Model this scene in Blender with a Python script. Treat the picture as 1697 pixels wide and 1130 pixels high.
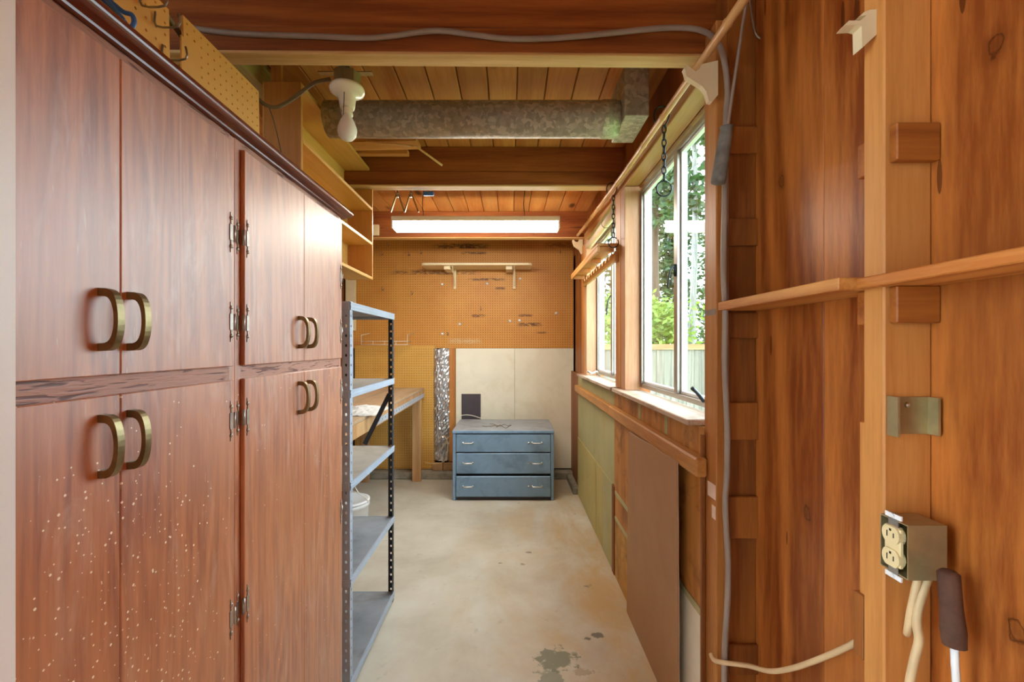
import bpy, bmesh, math, random
from mathutils import Vector, Matrix, Euler
random.seed(7)
S = bpy.context.scene
for o in list(bpy.data.objects): bpy.data.objects.remove(o, do_unlink=True)
COL = S.collection

# ------------------------------------------------------------------ camera
FPX, VX, VY, CH = 750.0, 846.0, 573.0, 1.37      # focal length in pixels, vanishing point, eye height
cd = bpy.data.cameras.new('camera'); cam = bpy.data.objects.new('camera', cd); COL.objects.link(cam)
cam.location = (0, 0, CH); cam.rotation_euler = (math.pi/2, 0, 0)
cd.sensor_width = 36; cd.lens = FPX/1697*36
cd.shift_x = (848.5-VX)/1697; cd.shift_y = (VY-565)/1697
cd.clip_start = 0.05; cd.clip_end = 300
S.camera = cam
# ------------------------------------------------------------------ sky
w = bpy.data.worlds.new('sky'); S.world = w; w.use_nodes = True
bg = w.node_tree.nodes['Background']; bg.inputs[0].default_value = (0.74, 0.90, 1.0, 1); bg.inputs[1].default_value = 1.5
# ------------------------------------------------------------------ exposure
S.view_settings.view_transform = 'Standard'; S.view_settings.look = 'None'
S.view_settings.gamma = 1; S.view_settings.use_curve_mapping = False
S.view_settings.exposure = 3.08

# ------------------------------------------------------------------ helpers
def P(px, py, Y): return Vector(((px-VX)/FPX*Y, Y, CH-(py-VY)/FPX*Y))
def lin(c):
    if isinstance(c, str): c = [int(c[i:i+2], 16) for i in (0, 2, 4)]
    return tuple((v/255/12.92 if v/255 <= .04045 else ((v/255+.055)/1.055)**2.4) for v in c[:3]) + (1,)
WP = {}                                            # world origin of every object
def wpos(o): return WP.get(o.name, Vector((0, 0, 0)))
def link(o, origin, parent=None):
    COL.objects.link(o); WP[o.name] = Vector(origin)
    if parent is not None:
        o.parent = parent; o.location = Vector(origin)-wpos(parent)
    else: o.location = origin
    return o
def tag(o, label=None, cat=None, group=None, kind=None):
    if label: o['label'] = label
    if cat: o['category'] = cat
    if group: o['group'] = group
    if kind: o['kind'] = kind
    return o
def empty(name, loc, label=None, cat=None, group=None, kind=None, parent=None):
    o = bpy.data.objects.new(name, None); o.empty_display_size = .05
    link(o, loc, parent); return tag(o, label, cat, group, kind)
class MB:
    """collects shapes in world coordinates; build() makes one mesh object"""
    def __init__(s): s.v = []; s.f = []; s.sm = []
    def add(s, vs, fs, smooth=False):
        n = len(s.v); s.v += [Vector(v) for v in vs]; s.f += [tuple(i+n for i in f) for f in fs]; s.sm += [smooth]*len(fs); return s
    def box(s, x0, x1, y0, y1, z0, z1, b=0.0):
        if x0 > x1: x0, x1 = x1, x0
        if y0 > y1: y0, y1 = y1, y0
        if z0 > z1: z0, z1 = z1, z0
        b = min(b, (x1-x0)*.3, (y1-y0)*.3, (z1-z0)*.3)
        if b <= 0:
            vs = [(x, y, z) for x in (x0, x1) for y in (y0, y1) for z in (z0, z1)]
            fs = [(0,1,3,2),(4,6,7,5),(0,4,5,1),(2,3,7,6),(0,2,6,4),(1,5,7,3)]
            return s.add(vs, fs)
        bm = bmesh.new(); bmesh.ops.create_cube(bm, size=1)
        for v in bm.verts: v.co = Vector(((x0+x1)/2+v.co.x*(x1-x0), (y0+y1)/2+v.co.y*(y1-y0), (z0+z1)/2+v.co.z*(z1-z0)))
        bmesh.ops.bevel(bm, geom=bm.edges[:], offset=b, segments=1, affect='EDGES', profile=.5)
        return s.bm(bm)
    def bm(s, bm, smooth=False, M=None):
        bm.verts.index_update()
        vs = [(M @ v.co if M else v.co.copy()) for v in bm.verts]; fs = [tuple(v.index for v in f.verts) for f in bm.faces]
        bm.free(); return s.add(vs, fs, smooth)
    def obox(s, c, size, M, b=0.0):
        t = MB().box(-size[0]/2, size[0]/2, -size[1]/2, size[1]/2, -size[2]/2, size[2]/2, b)
        return s.add([Vector(c)+M @ v for v in t.v], t.f)
    def bar(s, a, b_, wx, wy, bev=0.0, up=(0, 0, 1)):
        a, b_ = Vector(a), Vector(b_); d = (b_-a).normalized(); u = Vector(up)
        if abs(d.dot(u)) > .98: u = Vector((0, 1, 0))
        x = d.cross(u).normalized(); y = x.cross(d).normalized()
        M = Matrix((x, y, d)).transposed()
        return s.obox((a+b_)/2, (wx, wy, (b_-a).length), M, bev)
    def tube(s, pts, r, n=8, smooth_path=0, closed=False, caps=True):
        pts = [Vector(p) for p in pts]
        if smooth_path: pts = catmull(pts, smooth_path, closed)
        k = len(pts); rr = r if isinstance(r, (list, tuple)) else [r]*k
        if len(rr) != k: rr = [rr[min(len(rr)-1, int(i*len(rr)/k))] for i in range(k)]
        vs = []; nrm = None
        for i, p in enumerate(pts):
            if closed: t = (pts[(i+1) % k]-pts[i-1]).normalized()
            else: t = (pts[min(i+1, k-1)]-pts[max(i-1, 0)]).normalized()
            if nrm is None:
                nrm = t.orthogonal().normalized()
            else:
                nrm = (nrm-t*nrm.dot(t))
                nrm = nrm.normalized() if nrm.length > 1e-6 else t.orthogonal().normalized()
            bn = t.cross(nrm)
            for j in range(n):
                a = 2*math.pi*j/n; vs.append(p+(nrm*math.cos(a)+bn*math.sin(a))*rr[i])
        fs = []
        for i in range(k if closed else k-1):
            i2 = (i+1) % k
            for j in range(n):
                j2 = (j+1) % n; fs.append((i*n+j, i*n+j2, i2*n+j2, i2*n+j))
        if not closed and caps: fs += [tuple(range(n-1, -1, -1)), tuple((k-1)*n+j for j in range(n))]
        return s.add(vs, fs, True)
    def lathe(s, c, prof, n=24, axis='z', smooth=True):
        c = Vector(c); vs = []; fs = []; k = len(prof)
        for (r, h) in prof:
            for j in range(n):
                a = 2*math.pi*j/n; x, y = r*math.cos(a), r*math.sin(a)
                v = {'z': (x, y, h), 'y': (x, h, y), 'x': (h, x, y)}[axis]; vs.append(c+Vector(v))
        for i in range(k-1):
            for j in range(n):
                j2 = (j+1) % n; fs.append((i*n+j, i*n+j2, (i+1)*n+j2, (i+1)*n+j))
        if prof[0][0] > 1e-5: fs.append(tuple(range(n-1, -1, -1)))
        if prof[-1][0] > 1e-5: fs.append(tuple((k-1)*n+j for j in range(n)))
        return s.add(vs, fs, smooth)
    def prism(s, poly, plane, d0, d1):
        """polygon in plane 'xz','yz','xy' extruded along the remaining axis"""
        def mk(p, d): return {'xz': (p[0], d, p[1]), 'yz': (d, p[0], p[1]), 'xy': (p[0], p[1], d)}[plane]
        n = len(poly); vs = [mk(p, d0) for p in poly]+[mk(p, d1) for p in poly]
        fs = [tuple(range(n)), tuple(range(2*n-1, n-1, -1))]+[(i, (i+1) % n, n+(i+1) % n, n+i) for i in range(n)]
        return s.add(vs, fs)
    def perforated(s, o, U, V, N, cw, ch, nx, ny, rx, ry, t, back=True):
        """sheet with real holes: o corner, U,V in-plane units, N towards the viewer"""
        o, U, V, N = Vector(o), Vector(U), Vector(V), Vector(N); vs = []; fs = []
        def grid(off, flip):
            b = len(vs)
            for j in range(ny+1):
                for i in range(nx+1): vs.append(o+U*(i*cw)+V*(j*ch)-N*off)
            hole = {}
            for j in range(ny):
                for i in range(nx):
                    hb = len(vs); hole[i, j] = hb
                    c = o+U*((i+.5)*cw)+V*((j+.5)*ch)-N*off
                    for k in range(8):
                        a = math.radians(22.5+45*k); vs.append(c+U*(math.cos(a)*rx)+V*(math.sin(a)*ry))
                    q = [b+j*(nx+1)+i+1+(nx+1), b+j*(nx+1)+i+(nx+1), b+j*(nx+1)+i, b+j*(nx+1)+i+1]  # NE NW SW SE
                    h = [hb+k for k in range(8)]
                    F = [(q[0], h[1], h[0]), (q[0], q[1], h[2], h[1]), (q[1], h[3], h[2]), (q[1], q[2], h[4], h[3]),
                         (q[2], h[5], h[4]), (q[2], q[3], h[6], h[5]), (q[3], h[7], h[6]), (q[3], q[0], h[0], h[7])]
                    for f in F: fs.append(f[::-1] if flip else f)
            return b, hole
        b0, h0 = grid(0, False)
        if back: b1, h1 = grid(t, True)
        for ij, hb in h0.items():
            if back: hb2 = h1[ij]
            else:
                hb2 = len(vs)
                for k in range(8): vs.append(vs[hb+k]-N*t)
            for k in range(8): fs.append((hb+k, hb+(k+1) % 8, hb2+(k+1) % 8, hb2+k))
        if back:
            W_ = nx+1
            for i in range(nx): fs.append((b0+i+1, b0+i, b1+i, b1+i+1)); fs.append((b0+ny*W_+i, b0+ny*W_+i+1, b1+ny*W_+i+1, b1+ny*W_+i))
            for j in range(ny): fs.append((b0+j*W_, b0+(j+1)*W_, b1+(j+1)*W_, b1+j*W_)); fs.append((b0+(j+1)*W_+nx, b0+j*W_+nx, b1+j*W_+nx, b1+(j+1)*W_+nx))
        return s.add(vs, fs)
    def build(s, name, mat, parent=None, origin=None, label=None, cat=None, group=None, kind=None, fix=True):
        lo = Vector([min(v[i] for v in s.v) for i in range(3)]); hi = Vector([max(v[i] for v in s.v) for i in range(3)])
        og = Vector(origin) if origin is not None else (lo+hi)/2
        me = bpy.data.meshes.new(name); me.from_pydata([v-og for v in s.v], [], s.f)
        me.polygons.foreach_set('use_smooth', s.sm)
        me.materials.append(mat); me.update()
        if fix and len(s.f) < 20000:
            bm = bmesh.new(); bm.from_mesh(me); bmesh.ops.recalc_face_normals(bm, faces=bm.faces[:]); bm.to_mesh(me); bm.free()
        o = bpy.data.objects.new(name, me); link(o, og, parent)
        return tag(o, label, cat, group, kind)
def catmull(p, n, closed=False):
    out = []; k = len(p); rng = range(k if closed else k-1)
    for i in rng:
        if closed: a, b, c, d = p[i-1], p[i], p[(i+1) % k], p[(i+2) % k]
        else: a, b, c, d = p[max(i-1, 0)], p[i], p[i+1], p[min(i+2, k-1)]
        for j in range(n):
            t = j/n
            out.append(.5*((2*b)+(c-a)*t+(2*a-5*b+4*c-d)*t*t+(3*b-a-3*c+d)*t**3))
    if not closed: out.append(p[-1].copy())
    return out
def bx(name, x0, x1, y0, y1, z0, z1, mat, parent=None, b=.0015, **k): return MB().box(x0, x1, y0, y1, z0, z1, b).build(name, mat, parent, **k)
def copy_tree(o, parent=None, delta=(0, 0, 0), top=True):
    c = o.copy(); COL.objects.link(c); WP[c.name] = wpos(o)+Vector(delta)
    if top: c.location = Vector(o.location)+Vector(delta)
    c.parent = parent
    for ch in [x for x in bpy.data.objects if x.parent == o and x.name != c.name]: copy_tree(ch, c, delta, False)
    return c

# ------------------------------------------------------------------ materials
def nodes(name):
    m = bpy.data.materials.new(name); m.use_nodes = True; t = m.node_tree; b = t.nodes['Principled BSDF']; return m, t, b
def N(t, typ, **k):
    n = t.nodes.new(typ)
    for a, v in k.items(): setattr(n, a, v)
    return n
def ramp(t, src, stops):
    r = N(t, 'ShaderNodeValToRGB'); e = r.color_ramp.elements
    while len(e) < len(stops): e.new(.5)
    for i, (p, c) in enumerate(stops): e[i].position = p; e[i].color = c if len(c) == 4 else tuple(c)+(1,)
    t.links.new(src, r.inputs[0]); return r.outputs[0]
def mixc(t, fac, a, b, mode='MIX'):
    m = N(t, 'ShaderNodeMix', data_type='RGBA', blend_type=mode)
    for i, v in ((0, fac), (6, a), (7, b)):
        if hasattr(v, 'links'): t.links.new(v, m.inputs[i])
        else: m.inputs[i].default_value = v
    return m.outputs[2]
def math_(t, op, a, b=None, clamp=False):
    m = N(t, 'ShaderNodeMath', operation=op); m.use_clamp = clamp
    for i, v in ((0, a), (1, b)):
        if v is None: continue
        if hasattr(v, 'links'): t.links.new(v, m.inputs[i])
        else: m.inputs[i].default_value = v
    return m.outputs[0]
def coords(t, scale, rand=True, world=False):
    if world: src = N(t, 'ShaderNodeNewGeometry').outputs['Position']
    else: src = N(t, 'ShaderNodeTexCoord').outputs['Object']
    if rand and not world:
        oi = N(t, 'ShaderNodeObjectInfo'); c = N(t, 'ShaderNodeVectorMath', operation='ADD')
        mu = math_(t, 'MULTIPLY', oi.outputs['Random'], 37.0)
        t.links.new(src, c.inputs[0]); t.links.new(mu, c.inputs[1]); src = c.outputs[0]
    mp = N(t, 'ShaderNodeMapping'); mp.inputs['Scale'].default_value = scale; t.links.new(src, mp.inputs[0]); return mp.outputs[0]
def noise(t, vec, scale, detail=4, rough=.55, dist=0.0):
    n = N(t, 'ShaderNodeTexNoise'); n.inputs['Scale'].default_value = scale; n.inputs['Detail'].default_value = detail
    n.inputs['Roughness'].default_value = rough; n.inputs['Distortion'].default_value = dist
    t.links.new(vec, n.inputs['Vector']); return n.outputs[0]
def bump(t, b, h, strength=.2, dist=.002):
    n = N(t, 'ShaderNodeBump'); n.inputs['Strength'].default_value = strength; n.inputs['Distance'].default_value = dist
    t.links.new(h, n.inputs['Height']); t.links.new(n.outputs[0], b.inputs['Normal'])
AX = {'x': (.06, 1, 1), 'y': (1, .06, 1), 'z': (1, 1, .06)}
def wood(name, dark, light, axis='z', rough=.5, ring=6, scale=9, knots=.0, nicks=0.0, stretch=.06, kn=(), stain=None, stain_amt=.0, vary=.25, coat=0.0, bmp=.15, spec=.4):
    m, t, b = nodes(name); d, l = lin(dark), lin(light)
    ax_ = tuple(stretch if q == .06 else q for q in AX[axis]); v = coords(t, ax_)
    n1 = noise(t, v, scale*.55, 2, .5, .3)
    rg = math_(t, 'SINE', math_(t, 'MULTIPLY', n1, ring*6.28)); rg = math_(t, 'MULTIPLY_ADD', rg, .5); rg.node.inputs[2].default_value = .5
    fine = noise(t, v, scale*14, 4, .65)
    f = math_(t, 'ADD', math_(t, 'MULTIPLY', rg, .32), math_(t, 'MULTIPLY', fine, .74))
    c = ramp(t, f, [(.32, d), (.74, l)])
    v2 = coords(t, (1, 1, 1)); big = noise(t, v2, 2.2, 3, .6)
    c = mixc(t, math_(t, 'MULTIPLY', ramp(t, big, [(.35, (0, 0, 0)), (.72, (1, 1, 1))]), .55), c, tuple(x*.62 for x in l[:3])+(1,))
    oi = N(t, 'ShaderNodeObjectInfo'); hs = N(t, 'ShaderNodeHueSaturation')
    vv = math_(t, 'MULTIPLY_ADD', oi.outputs['Random'], vary); vv.node.inputs[2].default_value = 1-vary/2
    t.links.new(c, hs.inputs['Color']); t.links.new(vv, hs.inputs['Value']); c = hs.outputs[0]
    if knots:
        kv = coords(t, {'x': (.4, 1, 1), 'y': (1, .4, 1), 'z': (1, 1, .4)}[axis]); vo = N(t, 'ShaderNodeTexVoronoi'); vo.inputs['Scale'].default_value = knots
        t.links.new(kv, vo.inputs['Vector'])
        c = mixc(t, ramp(t, vo.outputs['Distance'], [(.05, (1, 1, 1)), (.11, (0, 0, 0))]), c, tuple(x*.25 for x in d[:3])+(1,))
    if kn:
        sp = N(t, 'ShaderNodeSeparateXYZ'); t.links.new(N(t, 'ShaderNodeNewGeometry').outputs['Position'], sp.inputs[0]); wob = noise(t, coords(t, (1, 1, 1), world=True), 60, 3)
        for (ky, kz) in kn:
            u = math_(t, 'MULTIPLY', math_(t, 'SUBTRACT', sp.outputs[1], ky), 1/.011); v_ = math_(t, 'MULTIPLY', math_(t, 'SUBTRACT', sp.outputs[2], kz), 1/.017)
            dd = math_(t, 'ADD', math_(t, 'SQRT', math_(t, 'ADD', math_(t, 'MULTIPLY', u, u), math_(t, 'MULTIPLY', v_, v_))), math_(t, 'MULTIPLY', math_(t, 'SUBTRACT', wob, .5), 1.4))
            c = mixc(t, ramp(t, math_(t, 'MULTIPLY', dd, .4), [(0, (.5, .5, .5)), (.28, (.35, .35, .35)), (.38, (.9, .9, .9)), (.46, (.3, .3, .3)), (.9, (0, 0, 0))]), c, tuple(x*.3 for x in d[:3])+(1,))
    if nicks:
        kv = coords(t, tuple(.16 if q == .06 else q for q in AX[axis])); vo = N(t, 'ShaderNodeTexVoronoi'); vo.inputs['Scale'].default_value = nicks
        t.links.new(kv, vo.inputs['Vector']); cs = N(t, 'ShaderNodeSeparateColor'); t.links.new(vo.outputs['Color'], cs.inputs[0])
        on = math_(t, 'MULTIPLY', math_(t, 'LESS_THAN', cs.outputs[0], .28), math_(t, 'LESS_THAN', vo.outputs['Distance'], math_(t, 'MULTIPLY', cs.outputs[1], .27)))
        c = mixc(t, math_(t, 'MULTIPLY', on, .75), c, tuple(x*.3 for x in d[:3])+(1,))
    if stain:
        sv = coords(t, (1, 1, 1)); sn = noise(t, sv, 5, 6, .7, .4)
        c = mixc(t, math_(t, 'MULTIPLY', ramp(t, sn, [(.5, (0, 0, 0)), (.62, (1, 1, 1))]), stain_amt), c, lin(stain))
    t.links.new(c, b.inputs['Base Color']); b.inputs['Roughness'].default_value = rough
    b.inputs['Specular IOR Level'].default_value = spec
    if coat: b.inputs['Coat Weight'].default_value = coat; b.inputs['Coat Roughness'].default_value = .18
    bump(t, b, fine, bmp, .0015)
    return m
def plain(name, col, rough=.5, metal=0.0, var=.15, scale=8, bmp=.05, spec=.5, emit=None, es=0.0, dirt=None, dirt_amt=.5):
    m, t, b = nodes(name); c0 = lin(col); v = coords(t, (1, 1, 1)); n = noise(t, v, scale, 5, .6)
    c = ramp(t, n, [(.3, tuple(x*(1-var) for x in c0[:3])), (.7, tuple(min(1, x*(1+var)) for x in c0[:3]))])
    if dirt:
        dn = noise(t, v, scale*.7+1.3, 7, .7, .5)
        c = mixc(t, math_(t, 'MULTIPLY', ramp(t, dn, [(.5, (0, 0, 0)), (.68, (1, 1, 1))]), dirt_amt), c, lin(dirt))
    t.links.new(c, b.inputs['Base Color']); b.inputs['Roughness'].default_value = rough; b.inputs['Metallic'].default_value = metal
    b.inputs['Specular IOR Level'].default_value = spec
    if bmp: bump(t, b, noise(t, v, scale*6, 4), bmp, .002)
    if emit: b.inputs['Emission Color'].default_value = lin(emit); b.inputs['Emission Strength'].default_value = es
    return m
M = {}
M['joist'] = wood('joist_wood', '7c3c16', 'ac622c', 'x', .6, 5, 7, 2.2)
M['ceil'] = wood('ceiling_plank_wood', 'c87834', 'eaa55a', 'y', .55, 4, 6, 3.5, vary=.35)
M['ply'] = wood('stained_plywood', '7e3812', 'cc7c38', 'z', .36, 10, 4.0, 0, nicks=26, stretch=.11, vary=.14, kn=[(1.244, 1.823), (1.136, .95), (.695, 1.831), (.666, .948), (.93, 1.62), (1.2, .45), (.97, .62)], spec=.35, bmp=.08)
M['stud_d'] = wood('dark_stud_wood', '7c441d', 'a8662c', 'z', .5, 5, 8, 2.0)
M['stud'] = wood('fir_stud_wood', 'b26c30', 'd4924e', 'z', .5, 4, 8, 2.0)
M['stud_y'] = wood('fir_board_wood_lengthwise', 'b87838', 'dca05c', 'y', .5, 4, 8, 2.5)
M['stud_x'] = wood('fir_board_wood_crosswise', 'b87838', 'dca05c', 'x', .5, 4, 8)
M['jamb'] = wood('pale_jamb_wood', 'c0825a', 'dcae88', 'z', .5, 4, 8, 2.0)
M['sill'] = wood('worn_sill_wood', 'b49078', 'dcc8b4', 'y', .45, 5, 8, stain='6e5038', stain_amt=.4)
M['block'] = wood('block_wood', '8a4416', 'b46a2a', 'x', .5, 6, 9)
M['ledge'] = wood('ledge_wood', 'b4682a', 'dc9a52', 'y', .5, 6, 8, 2.2)
M['head_x'] = wood('bright_underside_fir', 'd09a58', 'f0c88e', 'x', .5, 4, 8, 2.0)
M['head'] = wood('header_wood', 'c48a4c', 'e2b276', 'y', .5, 4, 8, 2.0)
M['shelfwood'] = wood('shelf_box_wood', 'd89a48', 'efbe72', 'y', .42, 3, 5, vary=.1)
M['shelfend'] = wood('shelf_box_side_wood', 'bc7434', 'd49248', 'z', .45, 3, 5, vary=.1)
M['bench'] = wood('bench_top_wood', 'b89a78', 'd8c0a0', 'y', .55, 3, 6, stain='8a7458', stain_amt=.35)
M['benchleg'] = wood('bench_leg_wood', 'b0804e', 'd2a878', 'z', .55, 4, 8, 2.0)
M['subply'] = wood('raw_plywood_under_sill', 'b4702c', 'd89a50', 'z', .55, 8, 5, stain='6a3a18', stain_amt=.6, vary=.1)
M['leftwall'] = wood('left_wall_wood', '7a421c', 'a0602c', 'z', .6, 5, 6, 2.0)
M['bamboo'] = wood('bamboo', 'd09a5c', 'ecc08a', 'y', .35, 2, 8, vary=.05)
M['cream'] = plain('cream_paint', 'e6d3ac', .4, var=.06)
M['white'] = plain('white_trim_paint', 'f4f6f8', .35, var=.03, bmp=.02)
M['winwhite'] = plain('white_window_paint', 'eef2f6', .35, var=.03)
M['alu'] = plain('aged_aluminium', 'a29c94', .35, .7, .12)
M['drywall'] = plain('cream_drywall', 'ece6d0', .75, var=.05, scale=3, dirt='c9ba8c', dirt_amt=.25)
M['green'] = plain('green_gypsum', 'b3b184', .8, var=.08, scale=4, dirt='b89a54', dirt_amt=.35)
M['yellowgreen'] = plain('yellowed_green_gypsum', 'bdb377', .8, var=.08, scale=4, dirt='c09c4c', dirt_amt=.5)
M['tan'] = plain('stained_tan_gypsum', 'c2924e', .85, var=.2, scale=7, dirt='6e5434', dirt_amt=.6)
M['hardboard'] = plain('brown_hardboard', 'b0845c', .55, var=.1, scale=3, dirt='a07850', dirt_amt=.4)
M['bronze'] = plain('antique_bronze', '8a7a58', .36, .85, .25, 30)
M['hinge'] = plain('dark_pewter_hinge', 'a8a098', .38, .7, .25, 40)
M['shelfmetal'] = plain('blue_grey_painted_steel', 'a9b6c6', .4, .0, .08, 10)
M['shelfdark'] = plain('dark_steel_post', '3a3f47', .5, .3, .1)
M['board_grey'] = plain('grey_shelf_board', '8f959c', .55, 0, .15, 6, dirt='5f5648', dirt_amt=.5)
M['board_warm'] = plain('dusty_shelf_board', 'b3aca0', .6, 0, .15, 6, dirt='7a6a58', dirt_amt=.5)
M['chest'] = plain('blue_steel_chest_paint', '7d9ab4', .42, .1, .08, 5, dirt='4c6072', dirt_amt=.5)
M['chest_top'] = plain('worn_chest_top', '9aa0a6', .5, .05, .12, 9, dirt='6a6660', dirt_amt=.5)
M['chrome'] = plain('dull_chrome', 'c8c8c4', .25, .9, .05)
M['black'] = plain('black_gap', '191817', .7)
M['charcoal'] = plain('charcoal_panel', '4a4248', .6, var=.1)
M['foil'] = plain('foil', 'd4d6d8', .34, .9, .1, 20)
M['porcelain'] = plain('porcelain', 'efe4cc', .25, var=.03, bmp=0)
M['bulb'] = plain('frosted_bulb', 'f6f2ec', .3, var=.01, bmp=0)
M['boxmetal'] = plain('galvanised_box', 'a89a74', .4, .6, .2, 14)
M['greycable'] = plain('grey_cable', '9a8b80', .55)
M['creamcable'] = plain('cream_cable', 'ddbf92', .5)
M['oldcable'] = plain('old_olive_cable', '6f5c38', .6)
M['blue'] = plain('blue_plastic', '2f6fc4', .4)
M['wire'] = plain('steel_wire', '8d877c', .35, .85)
M['whitewire'] = plain('white_coated_wire', 'e8e2d4', .4)
M['iron'] = plain('dark_iron', '33373a', .4, .7, .2, 30)
M['foamgrey'] = plain('grey_foam', '77756f', .8, var=.3, scale=30, bmp=.3)
M['brownfoam'] = plain('brown_foam', '5b3b2c', .85, var=.3, scale=25, bmp=.3)
M['outlet'] = plain('ivory_outlet', 'e8d4a2', .35, var=.03)
M['plasticwhite'] = plain('white_plastic', 'eceef0', .4, var=.03)
M['darkred'] = plain('dark_jar', '40282a', .35)
M['fixture'] = plain('fixture_white', 'e8e4dc', .4, var=.03)
M['tube'] = plain('lit_diffuser', 'ffffff', .4, var=0, bmp=0, emit='fff6e6', es=5.0)
M['concrete_curb'] = plain('concrete_curb', '9a9484', .9, var=.2, scale=12, bmp=.5, dirt='5e5a50', dirt_amt=.6)
M['brick'] = plain('tan_brick', 'b0885c', .85, var=.2, scale=20, bmp=.3)
M['paint_patch'] = plain('pale_pink_filler', 'e6c8b4', .7, var=.1)
M['grey_patch'] = plain('grey_filler', '8a7a6e', .7, var=.2)
M['edge_pale'] = plain('pale_hardboard_edge', 'c0a898', .7)
M['shade_cloth'] = plain('cream_shade_cloth', 'e9dcc4', .7, var=.05)

M['beige'] = plain('beige_added_wall', 'cfcac2', .8, var=.03)
M['paper'] = plain('grey_white_paper', 'c8c8c4', .7)
M['beampaint'] = plain('weathered_white_beam_paint', '74787c', .5, var=.06)
def mat_duct():
    m, t, b = nodes('galvanised_steel'); v = coords(t, (1, 1, 1)); vo = N(t, 'ShaderNodeTexVoronoi'); vo.inputs['Scale'].default_value = 60
    dn = N(t, 'ShaderNodeVectorMath', operation='ADD'); nn = N(t, 'ShaderNodeTexNoise'); nn.inputs['Scale'].default_value = 40
    t.links.new(v, nn.inputs['Vector']); sc = N(t, 'ShaderNodeVectorMath', operation='SCALE'); sc.inputs['Scale'].default_value = .03
    t.links.new(nn.outputs['Color'], sc.inputs[0]); t.links.new(v, dn.inputs[0]); t.links.new(sc.outputs[0], dn.inputs[1]); t.links.new(dn.outputs[0], vo.inputs['Vector'])
    sx = N(t, 'ShaderNodeSeparateColor'); t.links.new(vo.outputs['Color'], sx.inputs[0])
    c = ramp(t, sx.outputs[0], [(.1, lin('a09a88')), (.6, lin('b4ae9c')), (.9, lin('cac4b2'))])
    t.links.new(c, b.inputs['Base Color']); b.inputs['Metallic'].default_value = .35; b.inputs['Roughness'].default_value = .5
    return m
M['duct'] = mat_duct()
def mat_cab():
    m, t, b = nodes('red_brown_stained_cabinet'); v = coords(t, (1, 1, .07), world=True)
    n1 = noise(t, v, 9, 3, .5, .4); fine = noise(t, v, 110, 4, .7); v1 = coords(t, (1, 1, 1), world=True)
    rg = math_(t, 'SINE', math_(t, 'MULTIPLY', n1, 60)); rg = math_(t, 'MULTIPLY_ADD', rg, .5); rg.node.inputs[2].default_value = .5
    f = math_(t, 'ADD', math_(t, 'MULTIPLY', rg, .22), math_(t, 'MULTIPLY', fine, .8))
    c = ramp(t, f, [(.33, lin('944b28')), (.70, lin('c67a4a'))])
    wn_ = noise(t, coords(t, (1, 1, .22), world=True), 16, 6, .68, 1.2); c = mixc(t, ramp(t, wn_, [(.52, (0, 0, 0)), (.68, (.42, .42, .42))]), c, lin('cfa894'))
    big = noise(t, v1, 3.0, 3, .6)
    c = mixc(t, ramp(t, big, [(.42, (0, 0, 0)), (.7, (.7, .7, .7))]), c, lin('c07848'))
    # chips of missing paint: many near the split of the lower doors of the near cabinet, few elsewhere
    sp = N(t, 'ShaderNodeSeparateXYZ'); t.links.new(N(t, 'ShaderNodeNewGeometry').outputs['Position'], sp.inputs[0])
    vo = N(t, 'ShaderNodeTexVoronoi'); vo.inputs['Scale'].default_value = 95; vo.inputs['Randomness'].default_value = 1
    v3 = coords(t, (1, 1, 1), world=True); t.links.new(v3, vo.inputs['Vector'])
    cs = N(t, 'ShaderNodeSeparateColor'); t.links.new(vo.outputs['Color'], cs.inputs[0])
    dy = math_(t, 'MULTIPLY', math_(t, 'SUBTRACT', sp.outputs[1], .74), 1/.16); dz = math_(t, 'MULTIPLY', math_(t, 'SUBTRACT', sp.outputs[2], .86), 1/.24)
    r2 = math_(t, 'ADD', math_(t, 'POWER', math_(t, 'ABSOLUTE', dy), 2.0), math_(t, 'POWER', math_(t, 'ABSOLUTE', dz), 2.0))
    dens = math_(t, 'MULTIPLY_ADD', math_(t, 'POWER', 2.718, math_(t, 'MULTIPLY', r2, -.9)), .62); dens.node.inputs[2].default_value = .05
    on = math_(t, 'LESS_THAN', cs.outputs[0], dens)
    sz = math_(t, 'MULTIPLY_ADD', cs.outputs[1], .16); sz.node.inputs[2].default_value = .07
    dot = math_(t, 'LESS_THAN', vo.outputs['Distance'], sz)
    low = math_(t, 'LESS_THAN', sp.outputs[2], 1.30)
    c = mixc(t, math_(t, 'MULTIPLY', math_(t, 'MULTIPLY', on, dot), low), c, lin('fff0dc'))
    # fine pale scratches
    for ang, sd in ((.9, 3.1), (-.8, 8.7)):
        mp = N(t, 'ShaderNodeMapping'); mp.inputs['Rotation'].default_value = (ang, 0, 0); mp.inputs['Location'].default_value = (sd, sd, sd); mp.inputs['Scale'].default_value = (1, 45, 5)
        t.links.new(N(t, 'ShaderNodeNewGeometry').outputs['Position'], mp.inputs[0])
        sn = noise(t, mp.outputs[0], 4, 1, .4)
        c = mixc(t, math_(t, 'MULTIPLY', ramp(t, sn, [(.755, (0, 0, 0)), (.78, (1, 1, 1))]), .4), c, lin('d0a888'))
    t.links.new(c, b.inputs['Base Color'])
    rr = ramp(t, noise(t, v1, 6, 5, .65), [(.3, (.38, .38, .38)), (.7, (.48, .48, .48))]); t.links.new(rr, b.inputs['Roughness'])
    b.inputs['Specular IOR Level'].default_value = .9; b.inputs['Coat Weight'].default_value = .95; b.inputs['Coat Roughness'].default_value = .42; b.inputs['Coat IOR'].default_value = 1.6
    bump(t, b, fine, .2, .001)
    return m
M['cab'] = mat_cab()
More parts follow.
